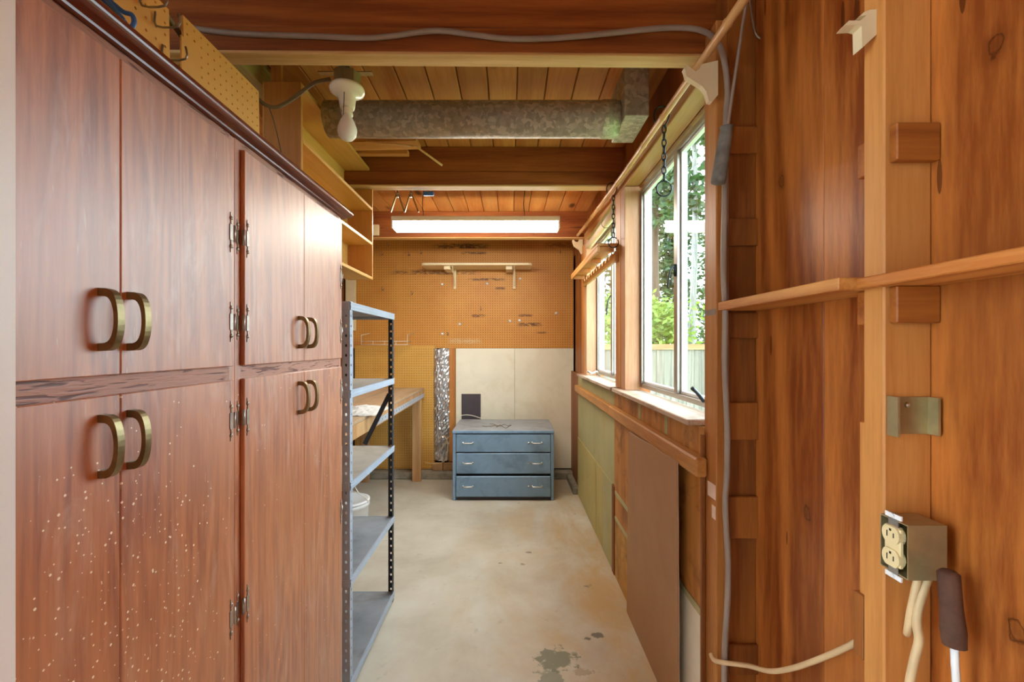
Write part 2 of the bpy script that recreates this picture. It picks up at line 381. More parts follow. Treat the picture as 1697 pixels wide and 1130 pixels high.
def mat_rail():
    m, t, b = nodes('grained_cabinet_rail'); v = coords(t, (1, .07, 1), world=True); n1 = noise(t, v, 150, 3, .55, .8)
    c = ramp(t, n1, [(.40, lin('6a3626')), (.47, lin('b98672')), (.8, lin('a87664'))])
    t.links.new(c, b.inputs['Base Color']); b.inputs['Roughness'].default_value = .4; bump(t, b, n1, .4, .002); return m
M['rail'] = mat_rail()
def mat_corn():
    m, t, b = nodes('glossy_dark_cornice'); v = coords(t, (1, .04, 1)); n1 = noise(t, v, 30, 4)
    c = ramp(t, n1, [(.3, lin('58200f')), (.7, lin('7a3018'))]); t.links.new(c, b.inputs['Base Color'])
    b.inputs['Roughness'].default_value = .28; b.inputs['Coat Weight'].default_value = .4; b.inputs['Coat Roughness'].default_value = .2; return m
M['cornice'] = mat_corn()
def mat_peg(name, col, dark, streaks=()):
    m, t, b = nodes(name); v = coords(t, (1, 1, 1), world=True)
    n = noise(t, v, 3, 5, .6); c = ramp(t, n, [(.3, lin(dark)), (.75, lin(col))])
    if streaks:
        sp = N(t, 'ShaderNodeSeparateXYZ'); t.links.new(N(t, 'ShaderNodeNewGeometry').outputs['Position'], sp.inputs[0])
        ns = ramp(t, noise(t, coords(t, (1, 1, 3), world=True), 22, 4, .7), [(.38, (0, 0, 0)), (.55, (1, 1, 1))])
        for (x0, x1, z0, z1, col2, amt) in streaks:
            def soft(s_, a, b_):
                cx, hw = (a+b_)/2, (b_-a)/2
                return math_(t, 'SUBTRACT', 1.0, math_(t, 'POWER', math_(t, 'MULTIPLY', math_(t, 'ABSOLUTE', math_(t, 'SUBTRACT', s_, cx)), 1/hw), 4.0), True)
            f = math_(t, 'MULTIPLY', math_(t, 'MULTIPLY', soft(sp.outputs[0], x0, x1), soft(sp.outputs[2], z0, z1)), ns)
            c = mixc(t, math_(t, 'MULTIPLY', f, amt), c, lin(col2))
    t.links.new(c, b.inputs['Base Color']); b.inputs['Roughness'].default_value = .5; return m
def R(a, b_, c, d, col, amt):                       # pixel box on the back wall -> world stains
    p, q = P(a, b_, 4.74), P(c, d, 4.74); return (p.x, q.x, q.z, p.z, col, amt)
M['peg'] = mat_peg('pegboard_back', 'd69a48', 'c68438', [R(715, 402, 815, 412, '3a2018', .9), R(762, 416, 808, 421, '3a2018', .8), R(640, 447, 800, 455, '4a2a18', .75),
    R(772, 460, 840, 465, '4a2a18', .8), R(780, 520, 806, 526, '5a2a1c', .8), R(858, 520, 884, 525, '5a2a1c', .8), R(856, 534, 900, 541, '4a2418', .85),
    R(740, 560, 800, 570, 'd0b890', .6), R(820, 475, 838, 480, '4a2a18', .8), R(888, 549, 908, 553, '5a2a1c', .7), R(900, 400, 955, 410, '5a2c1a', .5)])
M['peg2'] = mat_peg('pegboard_lower', 'e0b05a', 'd09c48')
M['peg3'] = mat_peg('pegboard_loose', 'e6ac54', 'd89c48')
def mat_floor():
    m, t, b = nodes('stained_concrete'); v = coords(t, (1, 1, 1), world=True)
    n = noise(t, v, 1.6, 7, .62, .2); c = ramp(t, n, [(.3, lin('b3aa98')), (.5, lin('c8c2b2')), (.7, lin('d6d2c6'))])
    n2 = noise(t, coords(t, (1, .5, 1), world=True), 2.6, 7, .68, .6); sp = N(t, 'ShaderNodeSeparateXYZ'); t.links.new(N(t, 'ShaderNodeNewGeometry').outputs['Position'], sp.inputs[0])
    rt = N(t, 'ShaderNodeMapRange'); t.links.new(sp.outputs[0], rt.inputs[0]); rt.inputs[1].default_value = -.55; rt.inputs[2].default_value = .45
    f = math_(t, 'MULTIPLY', ramp(t, n2, [(.42, (0, 0, 0)), (.62, (1, 1, 1))]), rt.outputs[0])
    c = mixc(t, math_(t, 'MULTIPLY', f, .7), c, lin('bf9a58'))
    n3 = noise(t, v, 14, 6, .7); c = mixc(t, ramp(t, n3, [(.60, (0, 0, 0)), (.75, (.45, .45, .45))]), c, lin('8a8272'))
    n4 = noise(t, v, 5.5, 3, .5); c = mixc(t, ramp(t, n4, [(.70, (0, 0, 0)), (.73, (.75, .75, .75))]), c, lin('75715f'))
    wob = noise(t, v, 18, 5, .7)
    for (fx, fy, rx, ry, col_, am) in ((.20, 1.98, .085, .075, '6e7460', .8), (.16, 1.86, .05, .06, '7c806c', .7), (.415, 2.14, .035, .02, '6a665c', .9), (.36, 2.12, .018, .014, '6a665c', .9), (.30, 1.90, .05, .02, '9a8050', .5), (.12, 3.0, .02, .012, '6a6254', .7)):
        u = math_(t, 'MULTIPLY', math_(t, 'SUBTRACT', sp.outputs[0], fx), 1/rx); v_ = math_(t, 'MULTIPLY', math_(t, 'SUBTRACT', sp.outputs[1], fy), 1/ry)
        dd = math_(t, 'ADD', math_(t, 'SQRT', math_(t, 'ADD', math_(t, 'MULTIPLY', u, u), math_(t, 'MULTIPLY', v_, v_))), math_(t, 'MULTIPLY', math_(t, 'SUBTRACT', wob, .5), 3.0))
        c = mixc(t, math_(t, 'MULTIPLY', ramp(t, math_(t, 'MULTIPLY', dd, .5), [(.42, (1, 1, 1)), (.52, (0, 0, 0))]), am), c, lin(col_))
    t.links.new(c, b.inputs['Base Color']); b.inputs['Roughness'].default_value = .62; bump(t, b, n3, .12, .003); return m
M['floor'] = mat_floor()
def mat_glass():
    m = bpy.data.materials.new('window_glass'); m.use_nodes = True; t = m.node_tree; t.nodes.clear()
    o = N(t, 'ShaderNodeOutputMaterial'); tr = N(t, 'ShaderNodeBsdfTransparent'); tr.inputs[0].default_value = (.95, .97, .96, 1)
    g = N(t, 'ShaderNodeBsdfGlossy'); g.inputs['Roughness'].default_value = .02; lw = N(t, 'ShaderNodeLayerWeight'); lw.inputs[0].default_value = .5; p5 = math_(t, 'POWER', lw.outputs['Facing'], 5.0); fr = math_(t, 'MULTIPLY_ADD', p5, .5).node; fr.inputs[2].default_value = .03
    mx = N(t, 'ShaderNodeMixShader'); t.links.new(fr.outputs[0], mx.inputs[0]); t.links.new(tr.outputs[0], mx.inputs[1]); t.links.new(g.outputs[0], mx.inputs[2]); t.links.new(mx.outputs[0], o.inputs[0]); return m
M['glass'] = mat_glass()
def mat_leaf(name, a, b_):
    m, t, b = nodes(name); n = noise(t, coords(t, (1, 1, 1), world=True), 3.0, 3)
    c = ramp(t, n, [(.3, lin(a)), (.7, lin(b_))]); t.links.new(c, b.inputs['Base Color']); b.inputs['Roughness'].default_value = .5
    tr = N(t, 'ShaderNodeBsdfTranslucent'); t.links.new(c, tr.inputs[0]); mx = N(t, 'ShaderNodeMixShader'); mx.inputs[0].default_value = .4
    t.links.new(b.outputs[0], mx.inputs[1]); t.links.new(tr.outputs[0], mx.inputs[2]); t.links.new(mx.outputs[0], t.nodes['Material Output'].inputs[0]); return m
M['conifer'] = mat_leaf('conifer_needles', '1c3016', '3c5629'); M['leaf'] = mat_leaf('bright_leaves', '54702a', '86983f'); M['leaf2'] = mat_leaf('mid_leaves', '2c4a1e', '567238')
M['bark'] = wood('brown_bark', '3a2c22', '5c4838', 'z', .9, 8, 10, bmp=.6); M['bark2'] = wood('grey_bark', '5e5c56', '84827a', 'z', .9, 8, 10, bmp=.5)
M['fence'] = wood('weathered_fence_wood', '5c574e', '7c766a', 'z', .8, 5, 8); M['fence_rail'] = wood('fence_rail_wood', '7a5a3c', '94744e', 'x', .8, 5, 8)
M['grass'] = plain('lawn', '6e8444', .9, var=.3, scale=3, bmp=.4)

XL, XR, YB, ZC = -1.75, .745, 4.76, 2.53             # left wall, right plywood, back wall, underside of the ceiling planks
YF = -1.7                                            # end behind the camera, closed by an added unseen wall
# ================================================================== setting
bx('floor', XL-.1, .80, YF, YB+.15, -.12, 0, M['floor'], b=0, kind='structure')
ceil = bx('ceiling', XL-.1, .80, YF, YB+.15, ZC+.02, ZC+.08, M['leftwall'], b=0, kind='structure')
x = XL-.03; pw = .1292
proto = None
while x < .76:
    if proto is None: proto = bx('plank', x+.0022, x+pw-.0022, YF, YB+.05, ZC, ZC+.018, M['ceil'], ceil, b=.003)
    else:
        c = proto.copy(); COL.objects.link(c); c.location = proto.location+Vector((x-(XL-.03), 0, 0))
    x += pw
for (y0, y1, rz) in ((1.440, 1.498, .012), (2.632, 2.70, .006), (3.90, 3.968, 0), (.24, .30, 0)):
    j = bx('joist', XL, .74, y0, y1, 2.385, ZC-.001, M['joist'], ceil, b=.003); j.rotation_euler.z = rz
    j = bx('joist', XL, .74, y0-.004, y1+.002, 2.307, 2.383, M['joist'], ceil, b=.003); j.rotation_euler.z = rz
    j = bx('bright_underside', XL, .74, y0-.004, y1+.002, 2.297, 2.3065, M['head_x'], ceil, b=.002); j.rotation_euler.z = rz  # added pale fir strip; its tone also stands in for floor bounce on undersides
wl = bx('wall_left', XL-.1, XL, .56, YB+.1, 0, ZC+.02, M['leftwall'], b=0, kind='structure')
wb = bx('wall_back', XL, .80, YB+.03, YB+.13, 0, ZC+.02, M['black'], b=0, kind='structure')
bx('wall_added_front', XL-.1, .80, YF-.06, YF-.002, 0, ZC+.02, M['beige'], b=0, kind='structure'); bx('wall_added_side', XL-.1, XL, YF, -.85, 0, ZC+.02, M['beige'], b=0, kind='structure')  # unseen walls added to cut light from behind and narrow the left opening
# right wall with its two window openings
W1, W2 = (2.672, 3.69), (1.458, 2.454)               # far and near opening along y
ZS, ZH = 1.13, 2.215
m = MB(); XO = .765
m.box(XR+.005, XO, YF, W2[0], 0, ZC+.02); m.box(.636, XO, W2[0], YB+.1, 0, 1.108); m.box(.66, XO, W2[0], YB+.1, ZH+.09, ZC+.02)
m.box(.70, XO, W2[0], W1[1]+.1, ZH+.02, ZH+.09); m.box(.64, XO, W2[1]+.02, W1[0]-.02, 1.108, ZH+.09); m.box(.66, XO, W1[1]+.02, YB+.1, 1.108, ZH+.09)
wr = m.build('wall_right', M['stud_d'], kind='structure')
bx('plywood_panel', XR, XR+.005, YF, .83, 0, ZC, M['ply'], wr, b=0); bx('plywood_panel', XR, XR+.005, .832, 1.0755, 0, ZC, M['ply'], wr, b=.001)
bx('plywood_panel', XR, XR+.005, 1.0775, 1.40, 0, ZC, M['ply'], wr, b=.001)
bx('stud', .66, XR, .80, .847, 0, ZC, M['stud'], wr, b=.003); bx('stud', .66, XR, .24, .29, 0, ZC, M['stud'], wr, b=.003)
bx('stud', .66, XR, 1.373, 1.457, 0, ZC, M['stud_d'], wr, b=.003); bx('trim_board', .624, .66, 1.373, 1.457, 0, 2.36, M['stud'], wr, b=.003)
for z0, z1 in ((1.95, 2.03), (1.672, 1.753), (1.393, 1.469), (1.087, 1.199), (.79, .916), (.38, .47)): bx('block', .661, XR, 1.360, 1.372, z0, z1, M['stud_d'], wr, b=.002)
for z0, z1 in ((1.692, 1.757), (1.41, 1.474)):
    bx('block', .668, XR-.001, .782, .799, z0, z1, M['block'], wr, b=.002); bx('block', .672, XR-.001, .848, .878, z0, z1, M['block'], wr, b=.002)
bx('furring_strip', .668, .70, .848, .866, .84, 1.225, M['stud'], wr, b=.001); bx('furring_strip', .66, .70, .848, .872, .78, .90, M['stud_d'], wr, b=.001)
# below the windows
XS = .622
bx('drywall_panel', XS, .635, 3.382, 4.16, .535, 1.107, M['green'], wr); bx('drywall_panel', XS, .635, 2.712, 3.378, .535, 1.107, M['green'], wr)
bx('drywall_panel', XS-.003, .635, 3.287, 4.16, 0.005, .531, M['yellowgreen'], wr); bx('drywall_panel', XS-.002, .635, 3.052, 3.28, 0.005, .531, M['yellowgreen'], wr)
bx('drywall_panel', XS-.003, .635, 2.76, 3.045, 0.005, .531, M['green'], wr); bx('stud', XS-.006, .635, 2.70, 2.755, 0.002, .53, M['stud_d'], wr)
bx('plywood_panel', XS, .635, W2[0]+.002, 2.708, .512, 1.107, M['subply'], wr); bx('plaster_strip', XS-.002, .635, W2[0]+.002, 2.695, .486, .510, M['green'], wr)
bx('plywood_panel', XS, .635, 1.90, 2.695, .362, .484, M['subply'], wr); bx('plaster_strip', XS-.002, .635, 1.90, 2.695, .338, .36, M['green'], wr)
bx('drywall_panel', XS-.001, .635, 1.90, 2.695, .003, .336, M['tan'], wr); bx('drywall_panel', XS, .635, W2[0]+.002, 1.897, .045, .484, M['drywall'], wr)
bx('plaster_patch', XS-.0015, XS, 2.16, 2.20, 1.018, 1.105, M['green'], wr, b=0); bx('plaster_patch', XS-.0015, XS, 1.79, 1.825, 1.018, 1.105, M['green'], wr, b=0)
bx('ledger', .586, XS, 2.70, 4.14, .957, 1.013, M['stud_y'], wr, b=.004); bx('ledger', .583, XS, 1.425, 2.698, .955, 1.015, M['stud_y'], wr, b=.006)
bx('board_end', XS-.012, XS-.0005, 1.4425, 1.456, .03, 1.085, M['stud_d'], wr, b=.001)
bx('paint_patch', .6228, .624, 1.376, 1.43, .90, .945, M['paint_patch'], wr, b=0); bx('paint_patch', .6228, .624, 1.376, 1.40, .84, .88, M['paint_patch'], wr, b=0)
bx('paint_patch', .6228, .624, 1.374, 1.45, 1.465, 1.483, M['grey_patch'], wr, b=0)
# casing around the windows
bx('casing', .62, .70, W2[1], W2[1]+.09, 1.131, ZH+.02, M['jamb'], wr, b=.002); bx('casing', .62, .70, W2[1]+.095, W1[0], 1.131, ZH+.02, M['stud'], wr, b=.002)
bx('casing', .62, .70, W1[1], W1[1]+.10, 1.131, ZH+.02, M['jamb'], wr, b=.002); bx('casing', .625, .66, W1[1]+.105, W1[1]+.30, 1.10, ZH+.02, M['stud'], wr, b=.002)
bx('header_board', .62, .70, W2[0], W1[1]+.12, ZH+.022, ZH+.11, M['head'], wr, b=.003)
bx('stud', .66, .74, 4.60, 4.735, 0.002, 2.3, M['stud_d'], wr)
def window(name, y0, y1, mull, crank):
    wn = empty(name, (.715, (y0+y1)/2, ZS), kind='structure')
    xa, xb = .703, .728; t_ = .022
    f = MB(); f.box(xa, xb, y0, y1, ZS+.016, ZS+.016+t_, .002); f.box(xa, xb, y0, y1, ZH-t_, ZH, .002); f.box(xa, xb, y0, y0+t_, ZS+.016+t_, ZH-t_, .002); f.box(xa, xb, y1-t_, y1, ZS+.016+t_, ZH-t_, .002)
    f.build('frame', M['alu'], wn)
    bx('mullion', xa-.002, xb, mull, mull+.038, ZS+.038, ZH-t_, M['alu'], wn); 
    for (a, b_) in ((y0+t_, mull), (mull+.038, y1-t_)):
        s_ = MB(); z0, z1 = ZS+.0385, ZH-t_-.0005; q = .013
        s_.box(.716, .736, a, b_, z0, z0+q, .001); s_.box(.716, .736, a, b_, z1-q, z1, .001); s_.box(.716, .736, a, a+q, z0+q, z1-q, .001); s_.box(.716, .736, b_-q, b_, z0+q, z1-q, .001)
        s_.build('sash', M['winwhite'], wn); bx('pane', .725, .728, a+q, b_-q, z0+q, z1-q, M['glass'], wn, b=0)
    bx('outer_jamb', .737, .765, y1-.004, y1+.016, ZS+.016, ZH, M['winwhite'], wn); bx('outer_jamb', .737, .765, y0-.016, y0+.004, ZS+.016, ZH, M['winwhite'], wn)
    bx('outer_jamb', .7365, .745, mull, mull+.036, ZS+.04, ZH-.03, M['winwhite'], wn)
    return wn
win2 = window('window_2', W2[0], W2[1], 1.905, 0); win1 = window('window_1', W1[0], W1[1], 3.13, 0)
bx('sill', .576, .715, 1.476, 2.575, 1.110, 1.130, M['sill'], win2, b=.003); bx('sill', .576, .715, 2.615, 3.93, 1.110, 1.130, M['sill'], win1, b=.003)
MB().tube([P(1118, 440, 1.915), P(1111, 448, 1.90), P(1108, 462, 1.90), P(1107, 478, 1.90)], .004, 8, 4).tube([P(1118, 438, 1.92), P(1119, 458, 1.92)], .006, 8).build('latch_handle', M['iron'], win2)
MB().tube([P(1012, 490, 3.14), P(1007, 500, 3.1), P(1005, 522, 3.1)], .005, 8, 4).build('latch_handle', M['iron'], win1)
MB().tube([P(1166, 665, 1.63), P(1158, 654, 1.62), P(1147, 643, 1.60)], .007, 8, 3).build('crank', M['iron'], win2)
MB().tube([P(994, 622, 3.55), P(988, 616, 3.5), P(981, 619, 3.45), P(974, 615, 3.45)], .009, 8, 4).build('crank', M['chrome'], win1)

# back wall panels
PI_ = .0254
def peg(name, x0, z0, nx, nz, Y, mat, parent): return MB().perforated((x0, Y, z0), (1, 0, 0), (0, 0, 1), (0, -1, 0), PI_, PI_, nx, nz, .0040, .0040, .005, back=False).build(name, mat, parent, fix=False)
peg('pegboard_panel', -1.70, 1.345, 39, 47, YB, M['peg'], wb); peg('pegboard_panel', -1.70+39*PI_+.001, 1.345, 55, 47, YB, M['peg'], wb)
peg('pegboard_panel', -1.635, .078, 8, 51, YB-.009, M['peg2'], wb); peg('pegboard_panel', -1.635+8*PI_+.001, .078, 25, 51, YB-.010, M['peg2'], wb)
for xa in (-1.72, -1.2, -.66, .68): bx('stud', xa, xa+.06, YB+.002, YB+.032, 0, ZC, M['stud_d'], wb, b=0)
bx('stud', -.642, -.578, YB-.02, YB+.001, .16, 1.344, M['stud'], wb)
bx('drywall_panel', -.574, .043, YB-.012, YB-.001, .085, 1.343, M['drywall'], wb); bx('drywall_panel', .045, .672, YB-.012, YB-.001, .085, 1.343, M['drywall'], wb)
bx('cream_board', -1.725, -1.62, YB-.03, YB-.006, 1.53, 2.2, M['cream'], wb)
bx('cover_panel', -.514, -.312, YB-.017, YB-.0125, .40, .866, M['charcoal'], wb)
def foil():
    m_ = MB(); nx, nz = 14, 60; vs = []; fs = []; rnd = random.Random(3)
    for j in range(nz+1):
        for i in range(nx+1):
            xx = -.80+.158*i/nx+rnd.uniform(-.003, .003); zz = .17+1.172*j/nz+rnd.uniform(-.006, .006)
            vs.append((xx, YB-.012-.022*math.sin(math.pi*i/nx)**.5-rnd.uniform(0, .012), zz))
    for j in range(nz):
        for i in range(nx): a = j*(nx+1)+i; fs.append((a, a+1, a+nx+2, a+nx+1))
    return m_.add(vs, fs).build('foil_insulation', M['foil'], wb)
foil()
curb = MB().box(XL+.001, .655, 4.635, YB+.028, 0.0005, .072, .008).build('curb', M['concrete_curb'], wb)
bx('curb', .575, .634, 4.17, 4.633, .0005, .06, M['concrete_curb'], wr, b=.006)
for i in range(2): bx('brick', -.815+.115*i, -.705+.115*i, YB-.06, YB-.013, .075, .15, M['brick'], wb, b=.003)
bx('trim_1', -1.6, -.600, .50, .55, 0, 2.52, M['white'], kind='structure')
tag(bpy.data.objects['trim_1'], 'white painted door frame edge at the left of the cabinets')

# ================================================================== cabinets
XF, XD = -.651, -.640                                # face frame, door front
def handle(y, z0, z1, door):
    h = MB(); n = 18; zc, hh = (z0+z1)/2, (z1-z0)/2; pts = []
    for i in range(n+1):
        a = math.pi*(i/n); pts.append((XD+.001+.030*math.sin(a)**.55, y, zc-hh*math.cos(a)*(1 if 1 else 0)))
    inner = []; outer = []
    for i in range(n+1):
        a = math.pi*i/n; s_ = math.sin(a)**.5 if 0 < i < n else 0
        outer.append((XD+.032*s_+.0005, zc-hh*math.cos(a))); inner.append((XD+.025*s_+.0005, zc-(hh-.012)*math.cos(a)))
    poly = outer+inner[::-1]
    vs = [(p[0], y-.0065, p[1]) for p in poly]+[(p[0], y+.0065, p[1]) for p in poly]; L = len(poly); fs = []
    for i in range(n):
        a, b_, c, d = i, i+1, L-2-i, L-1-i
        fs += [(a, b_, c, d), (L+a, L+d, L+c, L+b_), (a, L+a, L+b_, b_), (d, c, L+c, L+d)]
    fs += [(0, L-1, 2*L-1, L), (n, L+n, L+n+1, n+1)]
    h.add(vs, fs); bm = bmesh.new()
    return h.build('handle', M['bronze'], door)
def hinge(ye, z, side, door):
    """leaf plates with finials beside a door edge; side = +1 door lies at larger y"""
    h = MB(); k = .034
    def leaf(y, xs, wd, hh):
        h.box(xs, xs+.0018, y-wd/2, y+wd/2, z-hh*.55, z+hh*.55, .0005)
        for s_ in (-1, 1):
            h.box(xs, xs+.0018, y-wd*.16, y+wd*.16, z+s_*hh*.55, z+s_*hh*1.15, .0004)
            h.lathe((xs, y, z+s_*hh*.95), [(0.0045, 0), (.0045, .002), (.0025, .0035), (0, .004)], 10, 'x'); h.box(xs, xs+.0016, y-wd*.3, y-wd*.1, z+s_*hh*1.1, z+s_*hh*1.35, .0003)
    leaf(ye+side*.012, XD+.0002, .011, k); leaf(ye-side*.010, XF+.0002, .010, k*.9)
    h.tube([(XD-.001, ye-side*.002, z-k*.55), (XD-.001, ye-side*.002, z+k*.55)], .004, 8)
    return h.build('hinge', M['hinge'], door)
def cabinet(y0, y1, doors, label):
    c = empty('tall_cabinet', (-.95, (y0+y1)/2, 0), label, 'cabinet', 'tall stained cabinets')
    bx('body', -1.25, XF-.012, y0, y1, .07, 1.858, M['cab'], c, b=0); bx('toe_kick', -1.24, XF-.07, y0+.002, y1-.002, 0, .069, M['black'], c, b=0)
    ya, yb = doors[0][0], doors[-1][1]
    bx('rail', XF-.011, XF, ya-.02, yb+.003, 1.285, 1.328, M['rail'], c, b=.001); bx('rail', XF-.011, XF, ya-.02, yb+.003, 1.838, 1.862, M['rail'], c, b=.001)
    bx('rail', XF-.011, XF, ya-.02, yb+.003, .07, .10, M['cab'], c, b=.001)
    bx('stile', XF-.011, XF+.0003, yb-.004, y1, .07, 1.86, M['cab'], c, b=.001); bx('stile', XF-.011, XF+.0003, y0, ya+.004, .07, 1.86, M['cab'], c, b=.001)
    for (a, b_, hy, hs) in doors:
        for (z0, z1, hz, hg) in ((1.323, 1.842, (1.362, 1.460), (1.63, 1.425)), (.085, 1.291, (1.164, 1.263), (1.198, .745))):
            d = bx('door', XF+.0002, XD, a+.0005, b_-.0005, z0, z1, M['cab'], c, b=.0016)
            handle(hy, hz[0], hz[1], d)
            for z in hg: hinge(a if hs > 0 else b_, z, hs, d)
    return c
cabinet(.405, 1.067, [(.43, .743, .707, 1), (.743, 1.048, .760, -1)], 'near tall red-brown cabinet beside the white door frame, lower doors chipped white')
cabinet(1.0675, 1.735, [(1.089, 1.404, 1.369, 1), (1.404, 1.718, 1.430, -1)], 'far tall red-brown cabinet beside the grey metal shelving')
prof = [(-.66, 1.8625), (-.640, 1.8625), (-.639, 1.8665), (-.632, 1.8675)]+[(-.625+.0125*math.cos(a), 1.8805+.0125*math.sin(a)) for a in [math.radians(-95+i*17) for i in range(12)]]+[(-1.25, 1.893), (-1.25, 1.8625)]
MB().prism([(p[0], p[1]) for p in prof], 'xz', .405, 1.765).build('cabinet_top', M['cornice'], label='dark moulded top board running over both tall cabinets', cat='cabinet top')

# ================================================================== loose pegboards and things on the cabinets
def loose_peg(x, y0, z0, nx, nz, label, tilt, rz=0):
    e = MB().perforated((x, y0, z0), (0, 1, 0), (0, 0, 1), (1, 0, 0), PI_, PI_, nx, nz, .003, .003, .005, True).build('pegboard_sheet', M['peg3'], label=label, cat='pegboard', origin=(x, y0, z0), fix=False)
    e.rotation_euler = (0, tilt, rz); return e
loose_peg(-.790, 1.10, 1.8945, 13, 11, 'loose pegboard sheet standing on the cabinet beside the wooden shelf box', -.02)
loose_peg(-.735, .446, 1.8945, 21, 8, 'loose pegboard sheet with wire hooks nearest the camera on the cabinet top', -.02)
bx('pegboard_scrap', -.781, -.777, 1.068, 1.135, 1.8945, 2.105, M['peg3'], label='small corner scrap of pegboard leaning on the larger sheet', cat='pegboard')
def wire_hook(pts, lab): MB().tube(pts, .0022, 6, 3).build('wire_hook', M['wire'], label=lab, cat='hook', group='wire hooks on the near pegboard')
def hookpts(y, z, l=.05): x0 = -.735; return [(x0+.002, y, z+.03), (x0+.004, y, z), (x0+l, y, z), (x0+l, y, z+.025)]
wire_hook(hookpts(.898, 2.045), 'upper wire hook on the near pegboard by the blue cord')
wire_hook(hookpts(.934, 2.030), 'middle wire hook near the pegboard top corner')
wire_hook(hookpts(.954, 1.975, .05), 'lowest wire hook at the edge of the near pegboard')
e = empty('cord_coil', P(190, 10, .80), 'coiled blue cord hanging over the cabinet top', 'cord')
MB().tube([P(135, -30, .80), P(165, -5, .80), P(195, 22, .80), P(214, 45, .80), P(222, 38, .80), P(219, 25, .80), P(205, 20, .80), P(190, 8, .8), P(170, -10, .8), P(150, -35, .8)], .004, 8, 5).tube([P(160, -20, .79), P(182, 5, .79), P(205, 33, .79)], .0038, 8, 4).build('coil', M['blue'], e)

# ================================================================== hanging wooden shelf box
def shelf_box():
    y0, y1, xf, xb, zb, zt = 1.772, 2.70, -.82, -.965, 1.762, 2.405
    e = empty('shelf_box', (xf, (y0+y1)/2, zb), 'open orange wooden shelf box hung high behind the cabinets', 'shelf')
    bx('side_panel', xb, xf, y0, y0+.016, zb, zt, M['shelfend'], e); bx('side_panel', xb, xf, y1-.016, y1, zb, zt, M['shelfend'], e)
    bx('back_panel', xb-.006, xb-.0005, y0, y1, zb, zt, M['shelfwood'], e, b=0)
    for z in (zb+.008, 1.975, 2.18, zt-.009): bx('shelf', xb, xf, y0+.0165, y1-.0165, z-.008, z+.008, M['shelfwood'], e)
    for y in (y0+.03, y1-.05): bx('hanger', xb+.01, xb+.05, y, y+.02, zt+.0005, ZC-.001, M['stud'], e)
shelf_box()
bx('stored_beam', -1.08, -1.0, 1.50, 2.63, 2.42, 2.505, M['green'] if 0 else wood('pale_greenish_plank', '9a8c54', 'c4b478', 'y', .6, 4, 8), label='pale greenish beam along the ceiling behind the shelf box', cat='beam')
e = MB().box(-.96, -.475, 2.30, 2.40, 2.4065, 2.428, .001).build('plank', M['stud_x'], label='wider loose plank lying across the shelf box top', cat='plank'); e.rotation_euler.z = -.05
e = MB().box(-.96, -.555, 2.44, 2.48, 2.4065, 2.43, .001).build('plank', M['stud_x'], label='narrow loose plank beneath the wider one on the shelf box', cat='plank')
e = MB().tube([P(690, 243, 2.30)+Vector((-.25, -.02, .02)), P(690, 243, 2.30), P(733, 274, 2.38)], .006, 8).build('dowel', M['bamboo'], label='thin wooden dowel poking out from the loose planks', cat='dowel')

# ================================================================== lampholder, ducts, fluorescent
lc = Vector((-.577, 1.60, 2.27))
e = empty('lampholder', lc, 'white porcelain lampholder with a bare bulb on the ceiling beam', 'lamp')
MB().lathe(lc, [(.058, .012), (.060, .004), (.058, -.004), (.045, -.012), (.030, -.020), (.027, -.05), (.024, -.062), (.0, -.062)], 28).build('base', M['porcelain'], e)
MB().lathe(lc+Vector((0, 0, -.062)), [(.018, 0), (.019, -.008), (.017, -.012), (.0195, -.016), (.0195, -.024)], 20).build('socket', M['porcelain'], e)
MB().lathe(lc+Vector((0, 0, -.08)), [(.014, 0), (.016, -.012), (.026, -.032), (.0325, -.05), (.0335, -.062), (.030, -.078), (.019, -.091), (0, -.096)], 24).build('bulb', M['bulb'], e)
MB().lathe(lc+Vector((0, 0, .0125)), [(.048, 0), (.048, .045), (.046, .048), (0, .048)], 8, smooth=False).build('junction_box', M['boxmetal'], e)
MB().box(lc.x-.10, lc.x+.09, lc.y-.012, lc.y+.012, lc.z+.061, lc.z+.064).box(lc.x-.02, lc.x+.02, 1.500, lc.y, lc.z+.0645, lc.z+.075).build('bracket', M['boxmetal'], e)
MB().tube([(lc.x, lc.y-.03, lc.z-.015), (lc.x, lc.y-.033, lc.z-.06), (lc.x-.002, lc.y-.034, lc.z-.10)], .0015, 6, 3).build('pull_chain', M['iron'], e)
MB().tube([P(205, -60, .95), P(240, -20, 1.0), P(283, 35, 1.08), P(330, 95, 1.22), P(378, 128, 1.40), P(410, 147, 1.48), P(437, 172, 1.52), P(460, 177, 1.55), P(490, 160, 1.57), P(520, 138, 1.58), P(548, 131, 1.59)], .0065, 8, 5).build('lamp_cable', M['oldcable'], label='old olive cable drooping from the lampholder over the cabinets', cat='cable')
MB().tube([P(445, 176, 1.54), P(455, 205, 1.55), P(466, 252, 1.56)], .002, 6, 4).build('thin_wire', M['oldcable'], label='thin wire hanging down in front of the shelf box', cat='wire')
e = empty('duct', (0, 2.0, 2.36), 'galvanised round duct with a square boot under the ceiling', 'duct')
zc = 2.362; rd = .076
MB().lathe((0, 1.985, zc), [(rd-.003, -.80), (rd, -.80), (rd, .395), (rd+.002, .397), (rd+.002, .40), (rd+.0025, .405), (rd+.0025, .455), (rd, .457), (rd, .47)], 36, 'x').build('pipe', M['duct'], e)
MB().box(.4705, .570, 1.86, 2.11, 2.315, ZC-.001, .003).build('boot', M['duct'], e)
fl = empty('fluorescent_light', (-.245, 3.35, 2.22), 'long white fluorescent light fixture glowing above the blue chest', 'lamp')
xa, xb = P(653, 0, 3.35).x, P(926, 0, 3.35).x
